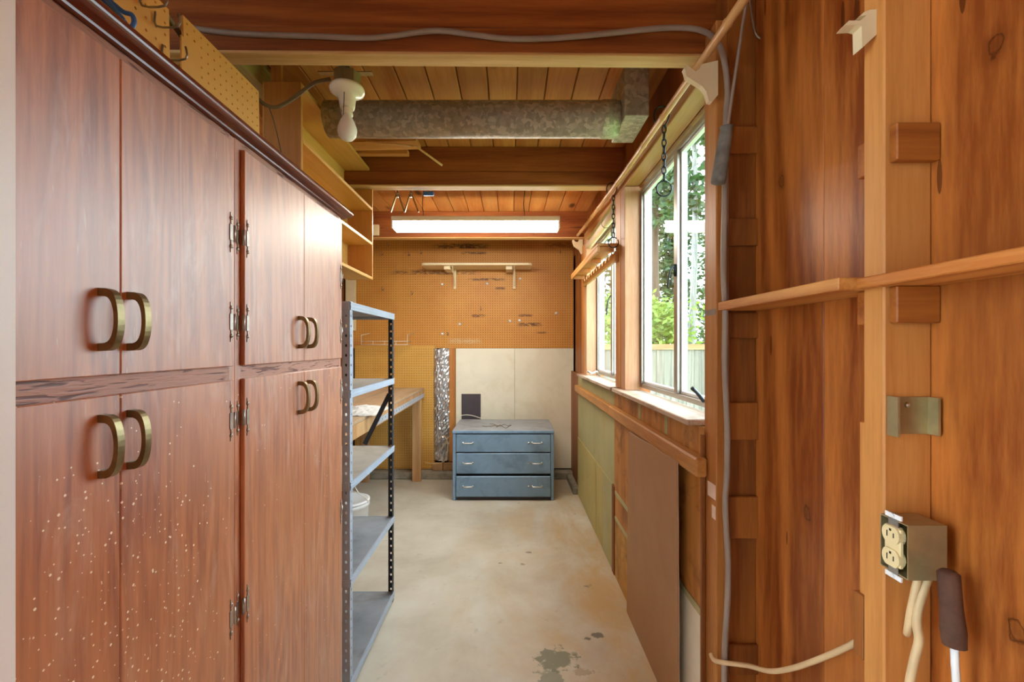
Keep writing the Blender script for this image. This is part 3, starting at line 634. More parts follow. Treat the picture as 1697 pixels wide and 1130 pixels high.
MB().prism([(3.27, 2.275), (3.43, 2.275), (3.43, 2.305), (3.40, 2.318), (3.30, 2.318), (3.27, 2.305)], 'yz', xa, xb).build('housing', M['fixture'], fl)
MB().prism([(3.275, 2.2745), (3.425, 2.2745), (3.42, 2.235), (3.40, 2.222), (3.30, 2.222), (3.28, 2.235)], 'yz', xa+.012, xb-.012).build('diffuser', M['tube'], fl)
bx('end_cap', xa, xa+.0115, 3.272, 3.428, 2.224, 2.2745, M['fixture'], fl); bx('end_cap', xb-.0115, xb, 3.272, 3.428, 2.224, 2.2745, M['fixture'], fl)
for xx in (xa+.22, xb-.25): MB().tube([(xx, 3.35, 2.316), (xx-.01, 3.35, 2.42), (xx, 3.35, ZC)], .003, 6, 3).build('hanging_wire', M['iron'], fl)
def clamp(px, dx):
    y = 2.9; c = P(px, 322, y); e = empty('spring_clamp', c, cat='clamp', group='spring clamps hanging under the ceiling')
    for s_ in (-1, 1):
        MB().bar(c+Vector((s_*.006, 0, .0)), c+Vector((s_*.045+dx, 0, -.115)), .016, .008, .002).build('arm', M['bronze'], e)
        MB().bar(c+Vector((s_*.006, 0, .002)), c+Vector((-s_*.012, 0, .05)), .014, .007, .002).build('jaw', M['bronze'], e)
    MB().tube([c+Vector((0, -.012, -.01)), c+Vector((0, .012, -.01))], .009, 10).build('spring', M['wire'], e)
    MB().tube([c+Vector((0, 0, .045)), c+Vector((.004, 0, ZC-c.z))], .0015, 6).build('hanging_string', M['wire'], e)
    return e
clamp(659, 0)['label'] = 'left spring clamp of the two hanging under the ceiling'; clamp(681, .004)['label'] = 'right spring clamp of the two, beside the blue clip'
e = empty('blue_clip', P(712, 322, 2.95), 'small blue clip hanging beside the spring clamps', 'clip')
c = P(710, 321, 2.95); bx('body', c.x-.035, c.x+.035, c.y-.01, c.y+.01, c.z-.014, c.z+.014, M['blue'], e, b=.004)
MB().tube([c+Vector((0, 0, .012)), c+Vector((.005, 0, ZC-c.z))], .002, 6).build('hanging_string', M['wire'], e)
bx('junction_box', P(618, 0, 3.88).x, P(628, 0, 3.88).x, 3.875, 3.895, P(0, 390, 3.88).z, P(0, 372, 3.88).z, M['cream'], label='small cream junction box on the far ceiling beam', cat='junction box', b=.003)

# ================================================================== grey metal shelving
def shelving():
    xf, xb, ya, yb = -.630, -.945, 1.775, 2.445; H_ = 1.545
    e = empty('metal_shelving', ((xf+xb)/2, (ya+yb)/2, 0), 'grey slotted steel shelving unit at the far end of the cabinets', 'shelving')
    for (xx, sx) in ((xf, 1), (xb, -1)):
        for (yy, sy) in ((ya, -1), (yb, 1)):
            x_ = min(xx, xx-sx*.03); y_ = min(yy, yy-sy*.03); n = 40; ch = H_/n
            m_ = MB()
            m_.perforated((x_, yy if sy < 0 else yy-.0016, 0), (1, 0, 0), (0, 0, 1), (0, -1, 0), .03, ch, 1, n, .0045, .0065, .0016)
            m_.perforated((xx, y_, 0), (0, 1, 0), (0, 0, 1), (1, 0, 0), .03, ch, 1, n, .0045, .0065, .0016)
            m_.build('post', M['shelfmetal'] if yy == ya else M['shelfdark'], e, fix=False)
    for i, z in enumerate((H_-.004, 1.195, .832, .452, .045)):
        mt = M['board_warm'] if i in (1, 2) else M['board_grey']
        bx('shelf', xb+.003, xf-.003, ya+.004, yb-.004, z-.014, z-.002, mt, e)
        m_ = MB()
        for (x0, x1) in ((xf-.002, xf+.0035), (xb-.0035, xb+.002)):
            m_.box(x0, x1, ya+.001, yb-.001, z-.03, z, .001); m_.box(x0-.0015, x1+.0015, ya+.001, yb-.001, z-.004, z+.001, .0005)
            m_.box(x0-.001, x1+.001, ya+.001, yb-.001, z-.020, z-.013, .0005)
        for (y0, y1) in ((ya-.001, ya+.003), (yb-.003, yb+.001)): m_.box(xb+.002, xf-.002, y0, y1, z-.03, z-.001, .001)
        m_.build('beam', M['shelfmetal'], e)
    MB().bar((-.652, yb-.008, 1.11), (-.785, yb-.008, .84), .024, .003, up=(0, 1, 0)).build('brace', M['shelfdark'], e)
shelving()
for i, (px, lab) in enumerate(((579, 'left pale metal rod leaning behind the shelving'), (583, 'right pale metal rod leaning behind the shelving'))):
    MB().tube([P(px, 528, 2.52), P(px+1, 660, 2.52)-Vector((0, 0, .02))], .006, 8).build('metal_rod', M['shelfmetal'], label=lab, cat='rod')

# ================================================================== workbench
def bench():
    xf, xb, ya, yb, zt = -.897, -1.66, 2.465, 4.715, .934
    e = empty('workbench', ((xf+xb)/2, (ya+yb)/2, 0), 'wooden workbench with a worn top against the back wall', 'workbench')
    bx('top', xb, xf, ya, yb, zt-.02, zt, M['bench'], e, b=.003); bx('apron', xf-.04, xf-.002, ya, yb, zt-.105, zt-.0205, M['benchleg'], e); bx('apron', xb+.002, xb+.04, ya, yb, zt-.105, zt-.0205, M['benchleg'], e)
    bx('apron', xb+.041, xf-.041, ya, ya+.038, zt-.105, zt-.0205, M['benchleg'], e)
    MB().perforated((xf+.0005, 3.05, zt-.095), (0, 1, 0), (0, 0, 1), (1, 0, 0), .079, .04, 21, 1, .012, .010, .002).build('slotted_angle', M['shelfmetal'], e)
    for (xx, yy) in ((xf-.095, 4.56), (-1.51, 4.53), (-1.20, ya+.1), (xb+.01, ya+.1)): bx('leg', xx, xx+.088, yy, yy+.04, 0, zt-.106, M['benchleg'], e, b=.003)
bench()
def bag():
    rnd = random.Random(5); m_ = MB(); n = 14; vs = []; fs = []; c = P(598, 678, 3.0); 
    for j in range(n+1):
        for i in range(n+1):
            u, v = i/n*2-1, j/n*2-1; r = max(0, 1-u*u)*max(0, 1-v*v); vs.append((c.x+u*.15, 3.0+v*.2, .9355+.03*r**.7*(1+rnd.uniform(-.25, .25))+rnd.uniform(0, .004)))
    for j in range(n):
        for i in range(n): a = j*(n+1)+i; fs.append((a, a+1, a+n+2, a+n+1))
    m_.add(vs, fs).build('paper_bag', M['paper'], label='crumpled white sheet lying on the workbench', cat='paper')
bag()
e = empty('bucket', (-1.13, 3.15, 0), 'white plastic bucket with wire handle on the floor behind the shelving', 'bucket')
MB().lathe((-1.13, 3.15, 0), [(.0, .0), (.115, .0), (.125, .02), (.138, .26), (.143, .262), (.143, .29), (.137, .29), (.130, .10), (0, .09)], 32).build('body', M['plasticwhite'], e)
MB().lathe((-1.13, 3.15, 0), [(.1445, .286), (.1455, .302), (.135, .305), (.12, .298), (0, .298)], 32).build('lid', M['plasticwhite'], e)
MB().tube([(-1.13+.146*math.cos(a), 3.15-.05*math.sin(a)-.02, .285+.10*math.sin(a)) for a in [math.pi*i/12 for i in range(13)]], .003, 6).build('handle', M['whitewire'], e)
MB().lathe((-1.19, 3.17, .2995+.006), [(.04, 0), (.043, .01), (.043, .09), (.035, .10), (.032, .125), (0, .125)], 20).build('jar', M['darkred'], label='dark red jar standing on the white bucket', cat='jar')
MB().tube([P(580, 690, 2.455), P(583, 715, 2.455), P(580, 750, 2.455), P(586, 800, 2.455), P(594, 817, 2.455), P(585, 808, 2.455), P(580, 845, 2.455)], .003, 6, 5).build('white_cord', M['whitewire'], label='thin white cord dangling behind the shelving post', cat='cord')

# ================================================================== blue chest
def chest():
    x0, x1, y0, y1, zt = -.513, .385, 4.008, 4.62, .62
    e = empty('chest_of_drawers', ((x0+x1)/2, (y0+y1)/2, 0), 'blue steel chest with three drawers against the white drywall', 'chest')
    bx('base', x0+.012, x1-.012, y0+.02, y1, 0, .03, M['charcoal'], e); bx('side', x0, x0+.028, y0, y1, .002, zt-.026, M['chest'], e, b=.002); bx('side', x1-.028, x1, y0, y1, .002, zt-.026, M['chest'], e, b=.002)
    bx('back', x0+.029, x1-.029, y1-.01, y1, .031, zt-.026, M['chest'], e); bx('interior', x0+.029, x1-.029, y0+.03, y1-.011, .031, zt-.03, M['black'], e, b=0)
    bx('top', x0-.004, x1+.004, y0-.006, y1, zt-.0255, zt-.002, M['chest'], e, b=.003); bx('top_surface', x0+.006, x1-.006, y0+.004, y1-.004, zt-.002, zt, M['chest_top'], e, b=0)
    for (a, b_, out) in ((.428, .585, 0), (.238, .418, 0), (.036, .216, -.012)):
        d = bx('drawer', x0+.031, x1-.031, y0+out-.001, y0+.028+out, a, b_, M['chest'], e, b=.004)
        for xx in (x0+.135, x1-.15):
            z = (a+b_)/2+.005; yy = y0+out-.0015
            MB().tube([(xx-.042, yy, z), (xx-.042, yy-.022, z), (xx-.036, yy-.026, z), (xx+.036, yy-.026, z), (xx+.042, yy-.022, z), (xx+.042, yy, z)], .0055, 8).lathe((xx-.042, yy, z), [(.009, 0), (.008, -.004), (0, -.004)], 12, 'y').lathe((xx+.042, yy, z), [(.009, 0), (.008, -.004), (0, -.004)], 12, 'y').build('handle', M['chrome'], d)
        MB().lathe((x1-.225, y0+out-.0012, (a+b_)/2+.005), [(.009, 0), (.009, -.006), (.006, -.009), (0, -.009)], 14, 'y').build('lock', M['chrome'], d)
chest()
rnd = random.Random(11)
MB().tube([(-.30+.0*i, 4.2, .622) if 0 else (-.26+.03*i+rnd.uniform(-.02, .02), 4.2+rnd.uniform(-.1, .1), .6235) for i in range(9)], .0022, 6, 4).tube([(-.2+.035*i, 4.3+rnd.uniform(-.08, .08), .6235) for i in range(7)], .0018, 6, 4).build('wire_scrap', M['oldcable'], label='tangle of thin wire scraps on the blue chest', cat='wire')
MB().tube([P(757, 693, 4.62)+Vector((0, 0, .005)), P(766, 688, 4.66), P(780, 688, 4.68), P(797, 693, 4.66)], .004, 6, 4).build('white_cord', M['whitewire'], label='short white cord lying behind the blue chest top', cat='cord')
MB().tube([P(703, 766, 4.57), P(722, 768, 4.6), P(738, 762, 4.6), P(742, 735, 4.64), P(735, 722, 4.66), P(727, 728, 4.66)], .0045, 6, 5).tube([P(733, 745, 4.66), P(741, 728, 4.66), P(746, 722, 4.66)], .005, 6, 4).build('loose_cable', M['creamcable'], label='loose cream cable by the foil insulation and bench leg', cat='cable')

# ================================================================== back wall things
def wall_shelf():
    e = empty('wall_shelf', (-.32, 4.75, 2.17), 'cream painted board shelf on two brackets on the pegboard', 'shelf')
    x0, x1 = -.885, .215; z0, z1 = 2.168, 2.190; y0, y1 = 4.47, 4.745; r = .035; pl = [(x0, y1), (x0, y0+r), (x0+r*.3, y0+r*.3), (x0+r, y0), (x1-r, y0), (x1-r*.3, y0+r*.3), (x1, y0+r), (x1, y1)]
    MB().prism(pl, 'xy', z0, z1).build('board', M['cream'], e)
    for px in (754, 852):
        xx = P(px, 0, 4.74).x
        b_ = bx('bracket', xx-.014, xx+.014, 4.735, 4.748, 1.965, z0-.0005, M['cream'], e, b=.002)
        MB().bar((xx, 4.737, 2.0), (xx, 4.55, z0-.008), .006, .022).box(xx-.012, xx+.012, 4.52, 4.735, z0-.006, z0-.0006).build('brace', M['cream'], b_)
        bx('cleat', xx-.085, xx-.02, 4.52, 4.74, z0-.035, z0-.0005, M['cream'], e, b=.003)
wall_shelf()
def basket():
    e = empty('wire_rack', P(637, 568, 4.70), 'white wire rack hung on the pegboard over the bench', 'rack'); m_ = MB(); y0, y1 = 4.60, 4.745
    a, b_ = P(600, 572, 4.62), P(676, 572, 4.62); zt = P(0, 560, 4.62).z; z0 = P(0, 571, 4.62).z
    for z in (z0, (z0+zt)/2): m_.tube([(a.x, y1, z), (a.x, y0, z), (b_.x, y0, z), (b_.x, y1, z)], .003, 6)
    for i in range(5): m_.tube([(a.x+(b_.x-a.x)*i/4, y0, (z0+zt)/2), (a.x+(b_.x-a.x)*i/4, y0, z0), (a.x+(b_.x-a.x)*i/4, y1, z0)], .0025, 6)
    for y in (4.65, 4.70): m_.tube([(a.x, y, z0), (b_.x, y, z0)], .002, 6)
    m_.tube([(a.x, y0, z0), (a.x, y0, zt+.03), (a.x+.04, y1, zt+.05)], .003, 6).tube([(b_.x, y0, z0), (b_.x, y0, zt+.03), (b_.x+.03, y1, zt+.05)], .003, 6); m_.build('frame', M['whitewire'], e)
basket()
CL = [((733, 471), 'white peg clip left of the left shelf bracket'), ((807, 470), 'white peg clip midway between the two shelf brackets'), ((762, 537), 'white peg clip low above the left edge of the drywall'),
      ((845, 532), 'left one of two neighbouring white peg clips right of centre'), ((861, 531), 'right one of two neighbouring white peg clips right of centre'), ((922, 519), 'rightmost white peg clip on the big pegboard'),
      ((733, 553), 'lowest white peg clip, just above the foil insulation'), ((862, 462), 'white peg clip right of the right shelf bracket')]
for (px, py), lab in CL:
    c = P(px, py, 4.752); MB().lathe((c.x, 4.757, c.z), [(.014, 0), (.014, -.005), (.010, -.012), (0, -.014)], 12, 'y').build('peg_clip', M['plasticwhite'], label=lab, cat='peg clip', group='white peg clips')
HK = [((626, 412), 'steel peg hook nearest the shelf box, upper left of the pegboard'), ((645, 408), 'topmost steel peg hook on the left of the pegboard'), ((635, 423), 'steel peg hook just under the two upper left ones'), ((679, 424), 'left one of two steel peg hooks above the cream shelf'),
      ((699, 421), 'right one of two steel peg hooks above the cream shelf'), ((636, 481), 'steel peg hook above the metal shelving, left of the pegboard'), ((684, 488), 'steel peg hook below the left end of the cream shelf'), ((659, 452), 'steel peg hook level with the cream shelf, to its left'),
      ((928, 420), 'steel peg hook in the upper right corner of the pegboard'), ((797, 513), 'steel peg hook in the middle of the pegboard below the shelf'), ((743, 555), 'lowest steel peg hook beside a white clip above the foil')]
for (px, py), lab in HK:
    c = P(px, py, 4.752); MB().tube([(c.x, 4.757, c.z+.02), (c.x, 4.735, c.z), (c.x, 4.69, c.z-.004), (c.x, 4.685, c.z+.03)], .003, 6, 3).build('peg_hook', M['wire'], label=lab, cat='hook', group='steel peg hooks')

# ================================================================== rod, brackets, chains along the windows
def pole():
    a, b_ = Vector((.578, .95, 2.226)), Vector((.580, 3.97, 2.325)); L = (b_-a).length; pts = []; rr = []; k = 0
    for i in range(12):
        for (t, r) in ((0, .0125), (.03, .0150), (.06, .0125), (.5, .0122)):
            s_ = (i+t)/12; rnd_ = math.sin(s_*17)*.003; pts.append(a.lerp(b_, s_)+Vector((rnd_, 0, -.02*math.sin(math.pi*s_)+rnd_))); rr.append(r)
    pts.append(b_); rr.append(.012)
    MB().tube(pts, rr, 12).build('bamboo_pole', M['bamboo'], label='long bamboo pole running above both windows', cat='pole')
pole()
def bracket(Y, polypx, lab, t=.020):
    poly = [(P(a, b_, Y).x, P(a, b_, Y).z) for a, b_ in polypx]
    m_ = MB().prism(poly, 'xz', Y, Y+t); return m_.build('rod_bracket', M['cream'], label=lab, cat='bracket', group='cream rod brackets')
bracket(1.352, [(1136, 117), (1134, 112), (1139, 107), (1146, 113), (1153, 118), (1160, 113), (1163, 106), (1190, 100), (1190, 157), (1181, 168), (1175, 167), (1171, 152), (1163, 142), (1147, 132), (1138, 126)], 'cream curved bracket holding the near end of the bamboo pole')
bracket(3.945, [(948, 399), (950, 396), (953, 400), (957, 401), (960, 397), (966, 395), (966, 420), (963, 421), (960, 414), (951, 408)], 'cream curved bracket holding the far end of the bamboo pole')
bracket(.815, [(1400, 42), (1407, 34), (1425, 34), (1430, 30), (1436, 25), (1424, 27), (1432, 20), (1442, 16), (1453, 15), (1453, 57), (1429, 79), (1428, 43), (1420, 41)], 'cream forked bracket on the near stud at the upper right', .022)
def chain(Y, n, z_pole, lab, link_l=.030):
    x = .578; e = empty('hook_chain', (x, Y, z_pole), lab, 'chain', 'hook chains on the pole'); z = z_pole
    MB().tube([(x-.010, Y, z+.002)]+[(x+.024*math.cos(a)*-1, Y, z+.004+.024*math.sin(a)) for a in [math.pi*i/8 for i in range(9)]]+[(x+.018, Y, z-.025), (x, Y, z-.045), (x-.01, Y, z-.04)] if 0 else
              [(x-.030, Y, z-.030), (x-.034, Y, z), (x-.022, Y, z+.024), (x, Y, z+.030), (x+.020, Y, z+.018), (x+.022, Y, z-.010), (x+.012, Y, z-.035), (x+.004, Y, z-.05)], .0030, 8, 4).build('top_hook', M['iron'], e)
    zz = z-.045; k = 0
    for i in range(n):
        c = Vector((x+.004, Y, zz-link_l*.4)); ax = Vector((1, 0, 0)) if i % 2 == 0 else Vector((0, 1, 0)); pts = []
        for q in range(10):
            a = 2*math.pi*q/10; pts.append(c+ax*(.0075*math.cos(a))+Vector((0, 0, link_l*.55*math.sin(a))))
        MB().tube(pts, .0027, 6, 2, closed=True).build('link', M['iron'], e); zz -= link_l*.86
    c = Vector((x+.004, Y, zz-.030))
    MB().tube([c+Vector((.029*math.cos(a), 0, .029*math.sin(a))) for a in [math.radians(35-i*(345/16)) for i in range(17)]], .0032, 8).build('ring_hook', M['iron'], e)
chain(1.715, 8, 2.247, 'near dark iron hook chain hanging from the bamboo pole by the window')
chain(2.56, 9, 2.262, 'far dark iron hook chain hanging from the bamboo pole between the windows')
# notched tool rack across the far window
def rack():
    a, b_ = 2.60, 3.74
    e = empty('tool_rack', (.57, (a+b_)/2, 1.94), 'notched wooden tool rack mounted across the far window', 'tool rack')
    bx('shelf_board', .50, .619, a, b_, 1.945, 1.960, M['stud_y'], e, b=.002); bx('front_rail', .50, .512, a, b_, 1.915, 1.9445, M['stud_y'], e, b=.002)
    pts = [(a, 1.86), (b_, 1.86)]; top = []; y = b_; 
    while y > a+.05: top += [(y, 1.915), (y-.055, 1.915), (y-.06, 1.893), (y-.095, 1.893)]; y -= .1
    top.append((a, 1.915)); MB().prism(pts+top, 'yz', .600, .619).build('notched_rail', M['stud_y'], e)
    for y in (a+.02, 2.98, 3.36, b_-.04): bx('cross_piece', .513, .5995, y, y+.02, 1.916, 1.9445, M['stud'], e)
rack()
e = empty('roller_shade', (.61, 3.2, 2.17), 'cream rolled-up window shade above the far window', 'roller shade')
MB().tube([(.632, 2.70, 2.178), (.632, 3.66, 2.178)], .026, 16).build('roll', M['shade_cloth'], e); MB().tube([(.632, 2.675, 2.178), (.632, 2.70, 2.178)], .008, 8).build('pin', M['chrome'], e)
MB().tube([(.632+.027*math.cos(a), 3.0, 2.178+.027*math.sin(a)) for a in [2*math.pi*i/14 for i in range(14)]], .002, 6, closed=True).build('tie_cord', M['iron'], e)
# leaning hardboard
vs = []; q = [P(1041, 1013, 2.32), P(1048, 714, 2.19), P(1128, 764, 1.569), Vector((.604, 1.61, .002))]; q[0] = Vector((.604, 2.33, .002)); q[1] = Vector((.580, 2.20, .952)); q[2] = Vector((.580, 1.565, .968))
lo, hi = MB(), MB(); pts = []
for i in range(4):
    a_, b_ = q[i], q[(i+1) % 4]
    for k in range(8): pts.append(a_.lerp(b_, k/8)+(Vector((0, rnd.uniform(-.004, .004), rnd.uniform(-.003, .003))) if (k and i != 3) else Vector((0, 0, 0))))
nrm = Vector((-.006, 0, 0)); L = len(pts)
e = empty('hardboard_sheet', (.60, 1.95, 0), 'large brown hardboard sheet leaning against the wall under the near window', 'board')
MB().add([p+nrm for p in pts]+[p+nrm*.6 for p in pts], [tuple(range(L)), tuple(range(2*L-1, L-1, -1))]+[(i, (i+1) % L, L+(i+1) % L, L+i) for i in range(L)]).build('face', M['hardboard'], e)
MB().add([p+nrm*.58 for p in pts]+[p for p in pts], [tuple(range(L)), tuple(range(2*L-1, L-1, -1))]+[(i, (i+1) % L, L+(i+1) % L, L+i) for i in range(L)]).build('backing', M['edge_pale'], e)

# ================================================================== right foreground things
def ledge(x0, y0, y1, z0, z1, lab): return bx('ledge_shelf', x0, XR-.001, y0, y1, z0, z1, M['ledge'], label=lab, cat='shelf', b=.002)
ledge(.617, .852, 1.3465, 1.4745, 1.499, 'short wooden ledge shelf between the window stud and the next stud')
ledge(.638, .30, .836, 1.4745, 1.494, 'long wooden ledge shelf passing in front of the near stud at the right')
MB().tube([P(300, 30, 1.425), P(315, 45, 1.425), P(400, 56, 1.425), P(520, 60, 1.427), P(600, 63, 1.427), P(650, 60, 1.43), P(690, 54, 1.43), P(730, 51, 1.43), P(780, 57, 1.43), P(840, 64, 1.43), P(900, 64, 1.43), P(960, 60, 1.43), P(1030, 53, 1.43), P(1110, 46, 1.43), P(1160, 50, 1.42), P(1188, 68, 1.36), P(1200, 100, 1.345), P(1206, 150, 1.34), P(1203, 200, 1.34), P(1201, 340, 1.34), P(1199, 440, 1.34), P(1202, 520, 1.34), P(1201, 600, 1.34), P(1205, 700, 1.34), P(1205, 780, 1.34), P(1202, 830, 1.34), P(1204, 880, 1.34), P(1207, 940, 1.34), P(1205, 1010, 1.34), P(1201, 1080, 1.34), P(1200, 1200, 1.34)], .0085, 10, 5).build('grey_cable', M['greycable'], label='long grey cable along the ceiling beam and down beside the window stud', cat='cable')
a_, b_ = P(1204, 214, 1.30), P(1190, 303, 1.30)
MB().tube([a_+Vector((0, 0, .006)), a_, a_.lerp(b_, .15), a_.lerp(b_, .5), a_.lerp(b_, .9), b_], [.019, .016, .0185, .0195, .021, .0195], 14).build('foam_tube', M['foamgrey'], label='short grey foam tube hanging on the cable by the window', cat='foam tube')
MB().tube([P(1241, -25, 1.27), P(1222, 100, 1.28), P(1206, 210, 1.295)], .0045, 8, 4).build('thin_rod', M['greycable'], label='thin grey rod running up from the foam tube', cat='rod')
MB().tube([P(1240, -15, 1.25), P(1246, 25, 1.25), P(1252, 55, 1.25), P(1261, 64, 1.25)], .003, 6, 4).build('bent_wire', M['wire'], label='short bent wire at the top of the plywood wall', cat='wire')
MB().tube([P(1178, 1084, 1.36), P(1184, 1094, 1.34), P(1200, 1098, 1.325), P(1240, 1103, 1.28), P(1275, 1112, 1.20), P(1310, 1108, 1.12), P(1350, 1095, 1.05), P(1400, 1074, .98), P(1425, 1060, .94), P(1450, 1045, .90)], .0065, 10, 5).build('cream_cable', M['creamcable'], label='cream cable sagging across the bay at the bottom right', cat='cable')
def outlet():
    e = empty('outlet_box', (.68, .77, 1.0), 'open metal outlet box with ivory double socket on the near stud', 'outlet')
    x0, x1, y0, y1, z0, z1 = .652, .716, .742, .798, .985, 1.075
    m_ = MB(); t = .002
    m_.box(x0, x1, y0, y0+t, z0, z1); m_.box(x0, x1, y1-t, y1, z0, z1); m_.box(x0, x1, y0+t, y1-t, z0, z0+t); m_.box(x0, x1, y0+t, y1-t, z1-t, z1); m_.box(x1-t, x1, y0+t, y1-t, z0+t, z1-t); m_.build('box', M['boxmetal'], e)
    bx('strap', x0-.001, x0+.001, y0+.018, y1-.018, z0-.010, z1+.010, M['chrome'], e, b=0)
    for s_ in (-1, 1):
        zz = (z0+z1)/2+s_*(.051)
        MB().box(x0-.0015, x0+.0012, y0+.012, y1-.012, zz-.004, zz+.004).lathe((x0-.0015, (y0+y1)/2, zz), [(.004, 0), (.003, -.002), (0, -.002)], 10, 'x').build('ear', M['plasticwhite'], e)
        zc_ = (z0+z1)/2+s_*.0195
        fc = MB(); pl = []
        for k in range(20):
            a = 2*math.pi*k/20; pl.append(((y0+y1)/2+.0175*math.cos(a), zc_+max(-.0145, min(.0145, .0175*math.sin(a)))))
        fc.prism(pl, 'yz', x0-.006, x0+.006); f = fc.build('socket', M['outlet'], e)
        MB().box(x0-.0064, x0-.0059, (y0+y1)/2-.0075, (y0+y1)/2-.0055, zc_-.004, zc_+.004).box(x0-.0064, x0-.0059, (y0+y1)/2+.0055, (y0+y1)/2+.0075, zc_-.005, zc_+.005).box(x0-.0064, x0-.0059, (y0+y1)/2-.002, (y0+y1)/2+.002, zc_+.006, zc_+.010).build('slots', M['black'], f)
    bx('yoke', x0-.003, x0+.004, y0+.012, y1-.012, z0+.012, z1-.012, M['outlet'], e)
outlet()
MB().tube([Vector((.690, .765, .984)), P(1512, 1000, .765), P(1508, 1020, .768), P(1505, 1040, .776), P(1503, 1050, .79)], .006, 10, 4).build('box_cable', M['creamcable'], label='short cream cable under the outlet box', cat='cable')
MB().tube([Vector((.704, .762, .984)), P(1523, 1000, .76), P(1519, 1030, .76), P(1523, 1060, .76), P(1516, 1090, .76), P(1508, 1130, .76), P(1502, 1180, .76)], .007, 10, 4).build('box_cable', M['creamcable'], label='longer cream cable hanging from the outlet box to the floor', cat='cable')
a_, b_ = P(1572, 950, .715), P(1582, 1070, .705)
e = empty('pipe_wrap', a_, 'brown foam wrapped tube end on the plywood right of the outlet', 'tube')
MB().tube([a_+Vector((0, 0, .004)), a_, a_.lerp(b_, .5), a_.lerp(b_, .8), b_], [.010, .0145, .0145, .0165, .015], 14).build('wrap', M['brownfoam'], e); MB().tube([b_, P(1583, 1100, .705), P(1590, 1200, .705)], .0055, 8).build('strap', M['plasticwhite'], e)
e = empty('metal_plate', (.70, .79, 1.25), 'bent sheet metal plate screwed to the near stud', 'plate')
MB().box(.668, .738, .796, .7985, 1.215, 1.28).box(.664, .668, .776, .7985, 1.213, 1.282).box(.734, .738, .776, .796, 1.215, 1.28).build('plate', M['boxmetal'], e)
MB().lathe((.698, .796, 1.266), [(.005, 0), (.004, -.003), (0, -.004)], 12, 'y').build('screw', M['chrome'], e)

# ================================================================== outside
bx('ground_bounce', -16, XL-.12, -12, 9, -.12, -.01, M['floor'], b=0, kind='structure')  # added unseen pale slab, bounces sky light up onto the ceiling
bx('ground', XO+.04, 60, -30, 90, -.6, -.45, M['grass'], b=0, kind='structure')
fe = empty('fence', (3.5, 8.2, -.45), 'weathered grey plank fence outside the windows', 'fence')
fp = None; x = 1.0
while x < 7.5:
    dz = random.uniform(-.02, .02)
    if fp is None: fp = bx('plank', x, x+.132, 8.2, 8.22, -.449, 1.34, M['fence'], fe, b=.003); x0_ = x
    else:
        c = fp.copy(); COL.objects.link(c); c.location = fp.location+Vector((x-x0_, random.uniform(-.004, .004), dz-.02))
    x += .137
bx('rail', .95, 7.5, 8.17, 8.199, 1.30, 1.40, M['fence_rail'], fe); bx('rail', .95, 7.5, 8.17, 8.199, -.1, 0, M['fence_rail'], fe)
e = empty('pergola', (2.45, 4.3, -.45), 'white painted post and crossbeam outside the near window', 'pergola')
zz = P(0, 377, 4.3).z; bx('beam', P(1112, 0, 4.3).x, 4.2, 4.28, 4.32, zz-.02, zz+.02, M['beampaint'], e); bx('post', 2.60, 2.69, 4.26, 4.35, -.449, zz-.021, M['beampaint'], e); bx('post', 4.05, 4.14, 4.26, 4.35, -.449, zz-.021, M['beampaint'], e)
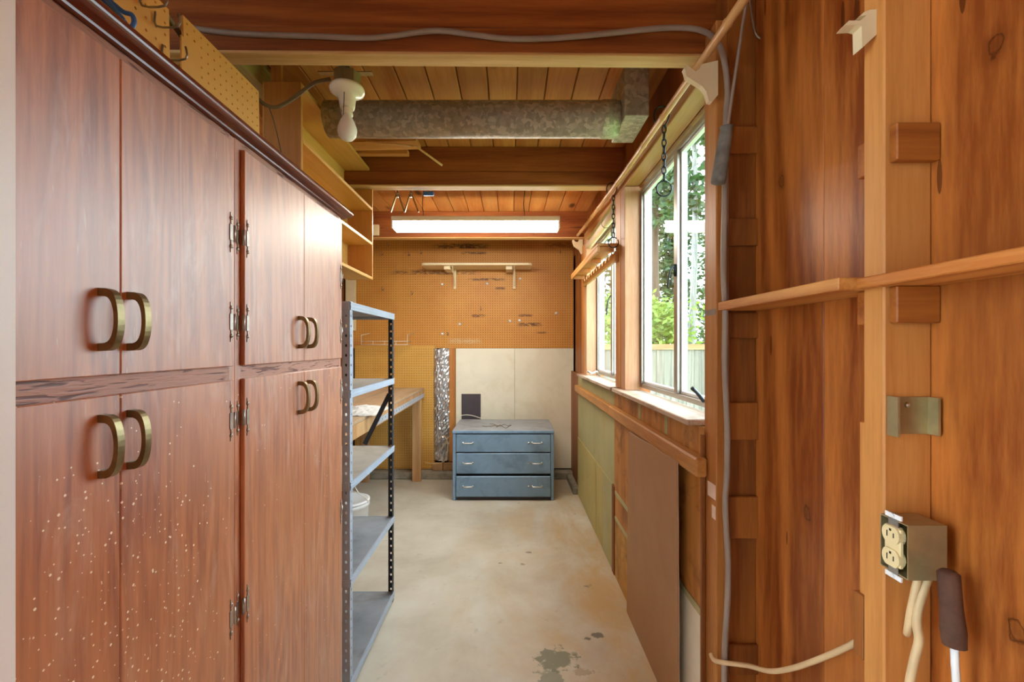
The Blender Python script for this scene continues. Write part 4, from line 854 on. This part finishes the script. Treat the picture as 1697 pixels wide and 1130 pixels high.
def tree(x, y, r, h, mat, bark, lab, kind, n, z0, spread, seed, cat='tree'):
    rd_ = random.Random(seed); e = empty('tree', (x, y, -.45), lab, cat, 'trees outside'); m_ = MB(); pts = [(x+rd_.uniform(-.05, .05)*i, y+rd_.uniform(-.05, .05)*i, -.449+h*i/6) for i in range(7)]
    m_.tube(pts, [r*(1-.12*i) for i in range(7)], 10); m_.build('trunk', bark, e); f = MB(); vs = []; fs = []
    def leaf(c, s_, d):
        u = Vector((rd_.gauss(0, 1), rd_.gauss(0, 1), rd_.gauss(0, .6))).normalized(); v = u.cross(Vector((rd_.gauss(0, 1), rd_.gauss(0, 1), rd_.gauss(0, 1)))).normalized()
        k = len(vs); vs.extend([c-u*s_, c-v*s_*.45, c+u*s_, c+v*s_*.45]); fs.append((k, k+1, k+2, k+3))
    if kind == 'conifer':
        for i in range(n):
            z = rd_.uniform(z0, h*1.02); a = rd_.uniform(0, 6.283); L = spread*(1.05-z/h*.85)*rd_.uniform(.5, 1.1)
            for k in range(14):
                t = (k+1)/14; c = Vector((x+math.cos(a)*L*t, y+math.sin(a)*L*t, z-.35*L*t*t-.1))+Vector((rd_.gauss(0, .10), rd_.gauss(0, .10), rd_.gauss(0, .08)-.1)); leaf(c, rd_.uniform(.09, .20), 0)
    else:
        for i in range(n):
            c0 = Vector((x+rd_.gauss(0, spread*.45), y+rd_.gauss(0, spread*.45), z0+rd_.random()*(h-z0)))
            for k in range(14): leaf(c0+Vector((rd_.gauss(0, .16), rd_.gauss(0, .16), rd_.gauss(0, .12))), rd_.uniform(.05, .12), 0)
    f.add(vs, fs).build('foliage', mat, e, kind='stuff', fix=False)
tree(4.45, 14.0, .17, 13, M['conifer'], M['bark'], 'big brown-barked conifer behind the fence, left in the near window', 'conifer', 300, 5.2, 2.4, 1)
tree(4.42, 11.0, .095, 11, M['conifer'], M['bark2'], 'pale grey slender trunk behind the fence, right in the near window', 'conifer', 70, 4.6, 1.2, 2)
tree(7.0, 19.5, .10, 13, M['conifer'], M['bark2'], 'thin conifer between the brown trunk and the grey trunk', 'conifer', 460, 2.0, 2.2, 3)
tree(3.9, 21.5, .16, 14, M['conifer'], M['bark'], 'dark conifer seen through the far window', 'conifer', 460, 2.0, 2.4, 4)
tree(12.2, 26.0, .16, 15, M['conifer'], M['bark'], 'dense conifer farthest to the right behind the fence', 'conifer', 560, 1.5, 3.2, 5)
tree(3.35, 10.4, .03, 2.3, M['leaf'], M['bark'], 'bright yellow-green shrub above the fence', 'leafy', 150, .9, .7, 6, 'shrub')
tree(2.9, 14.4, .03, 3.0, M['leaf'], M['bark'], 'bright shrub seen low through the far window', 'leafy', 110, .9, .9, 7, 'shrub')
tree(10.2, 33.0, .08, 9.5, M['leaf2'], M['bark'], 'mid green leafy tree behind the brown trunk', 'leafy', 420, 1.0, 2.4, 9)
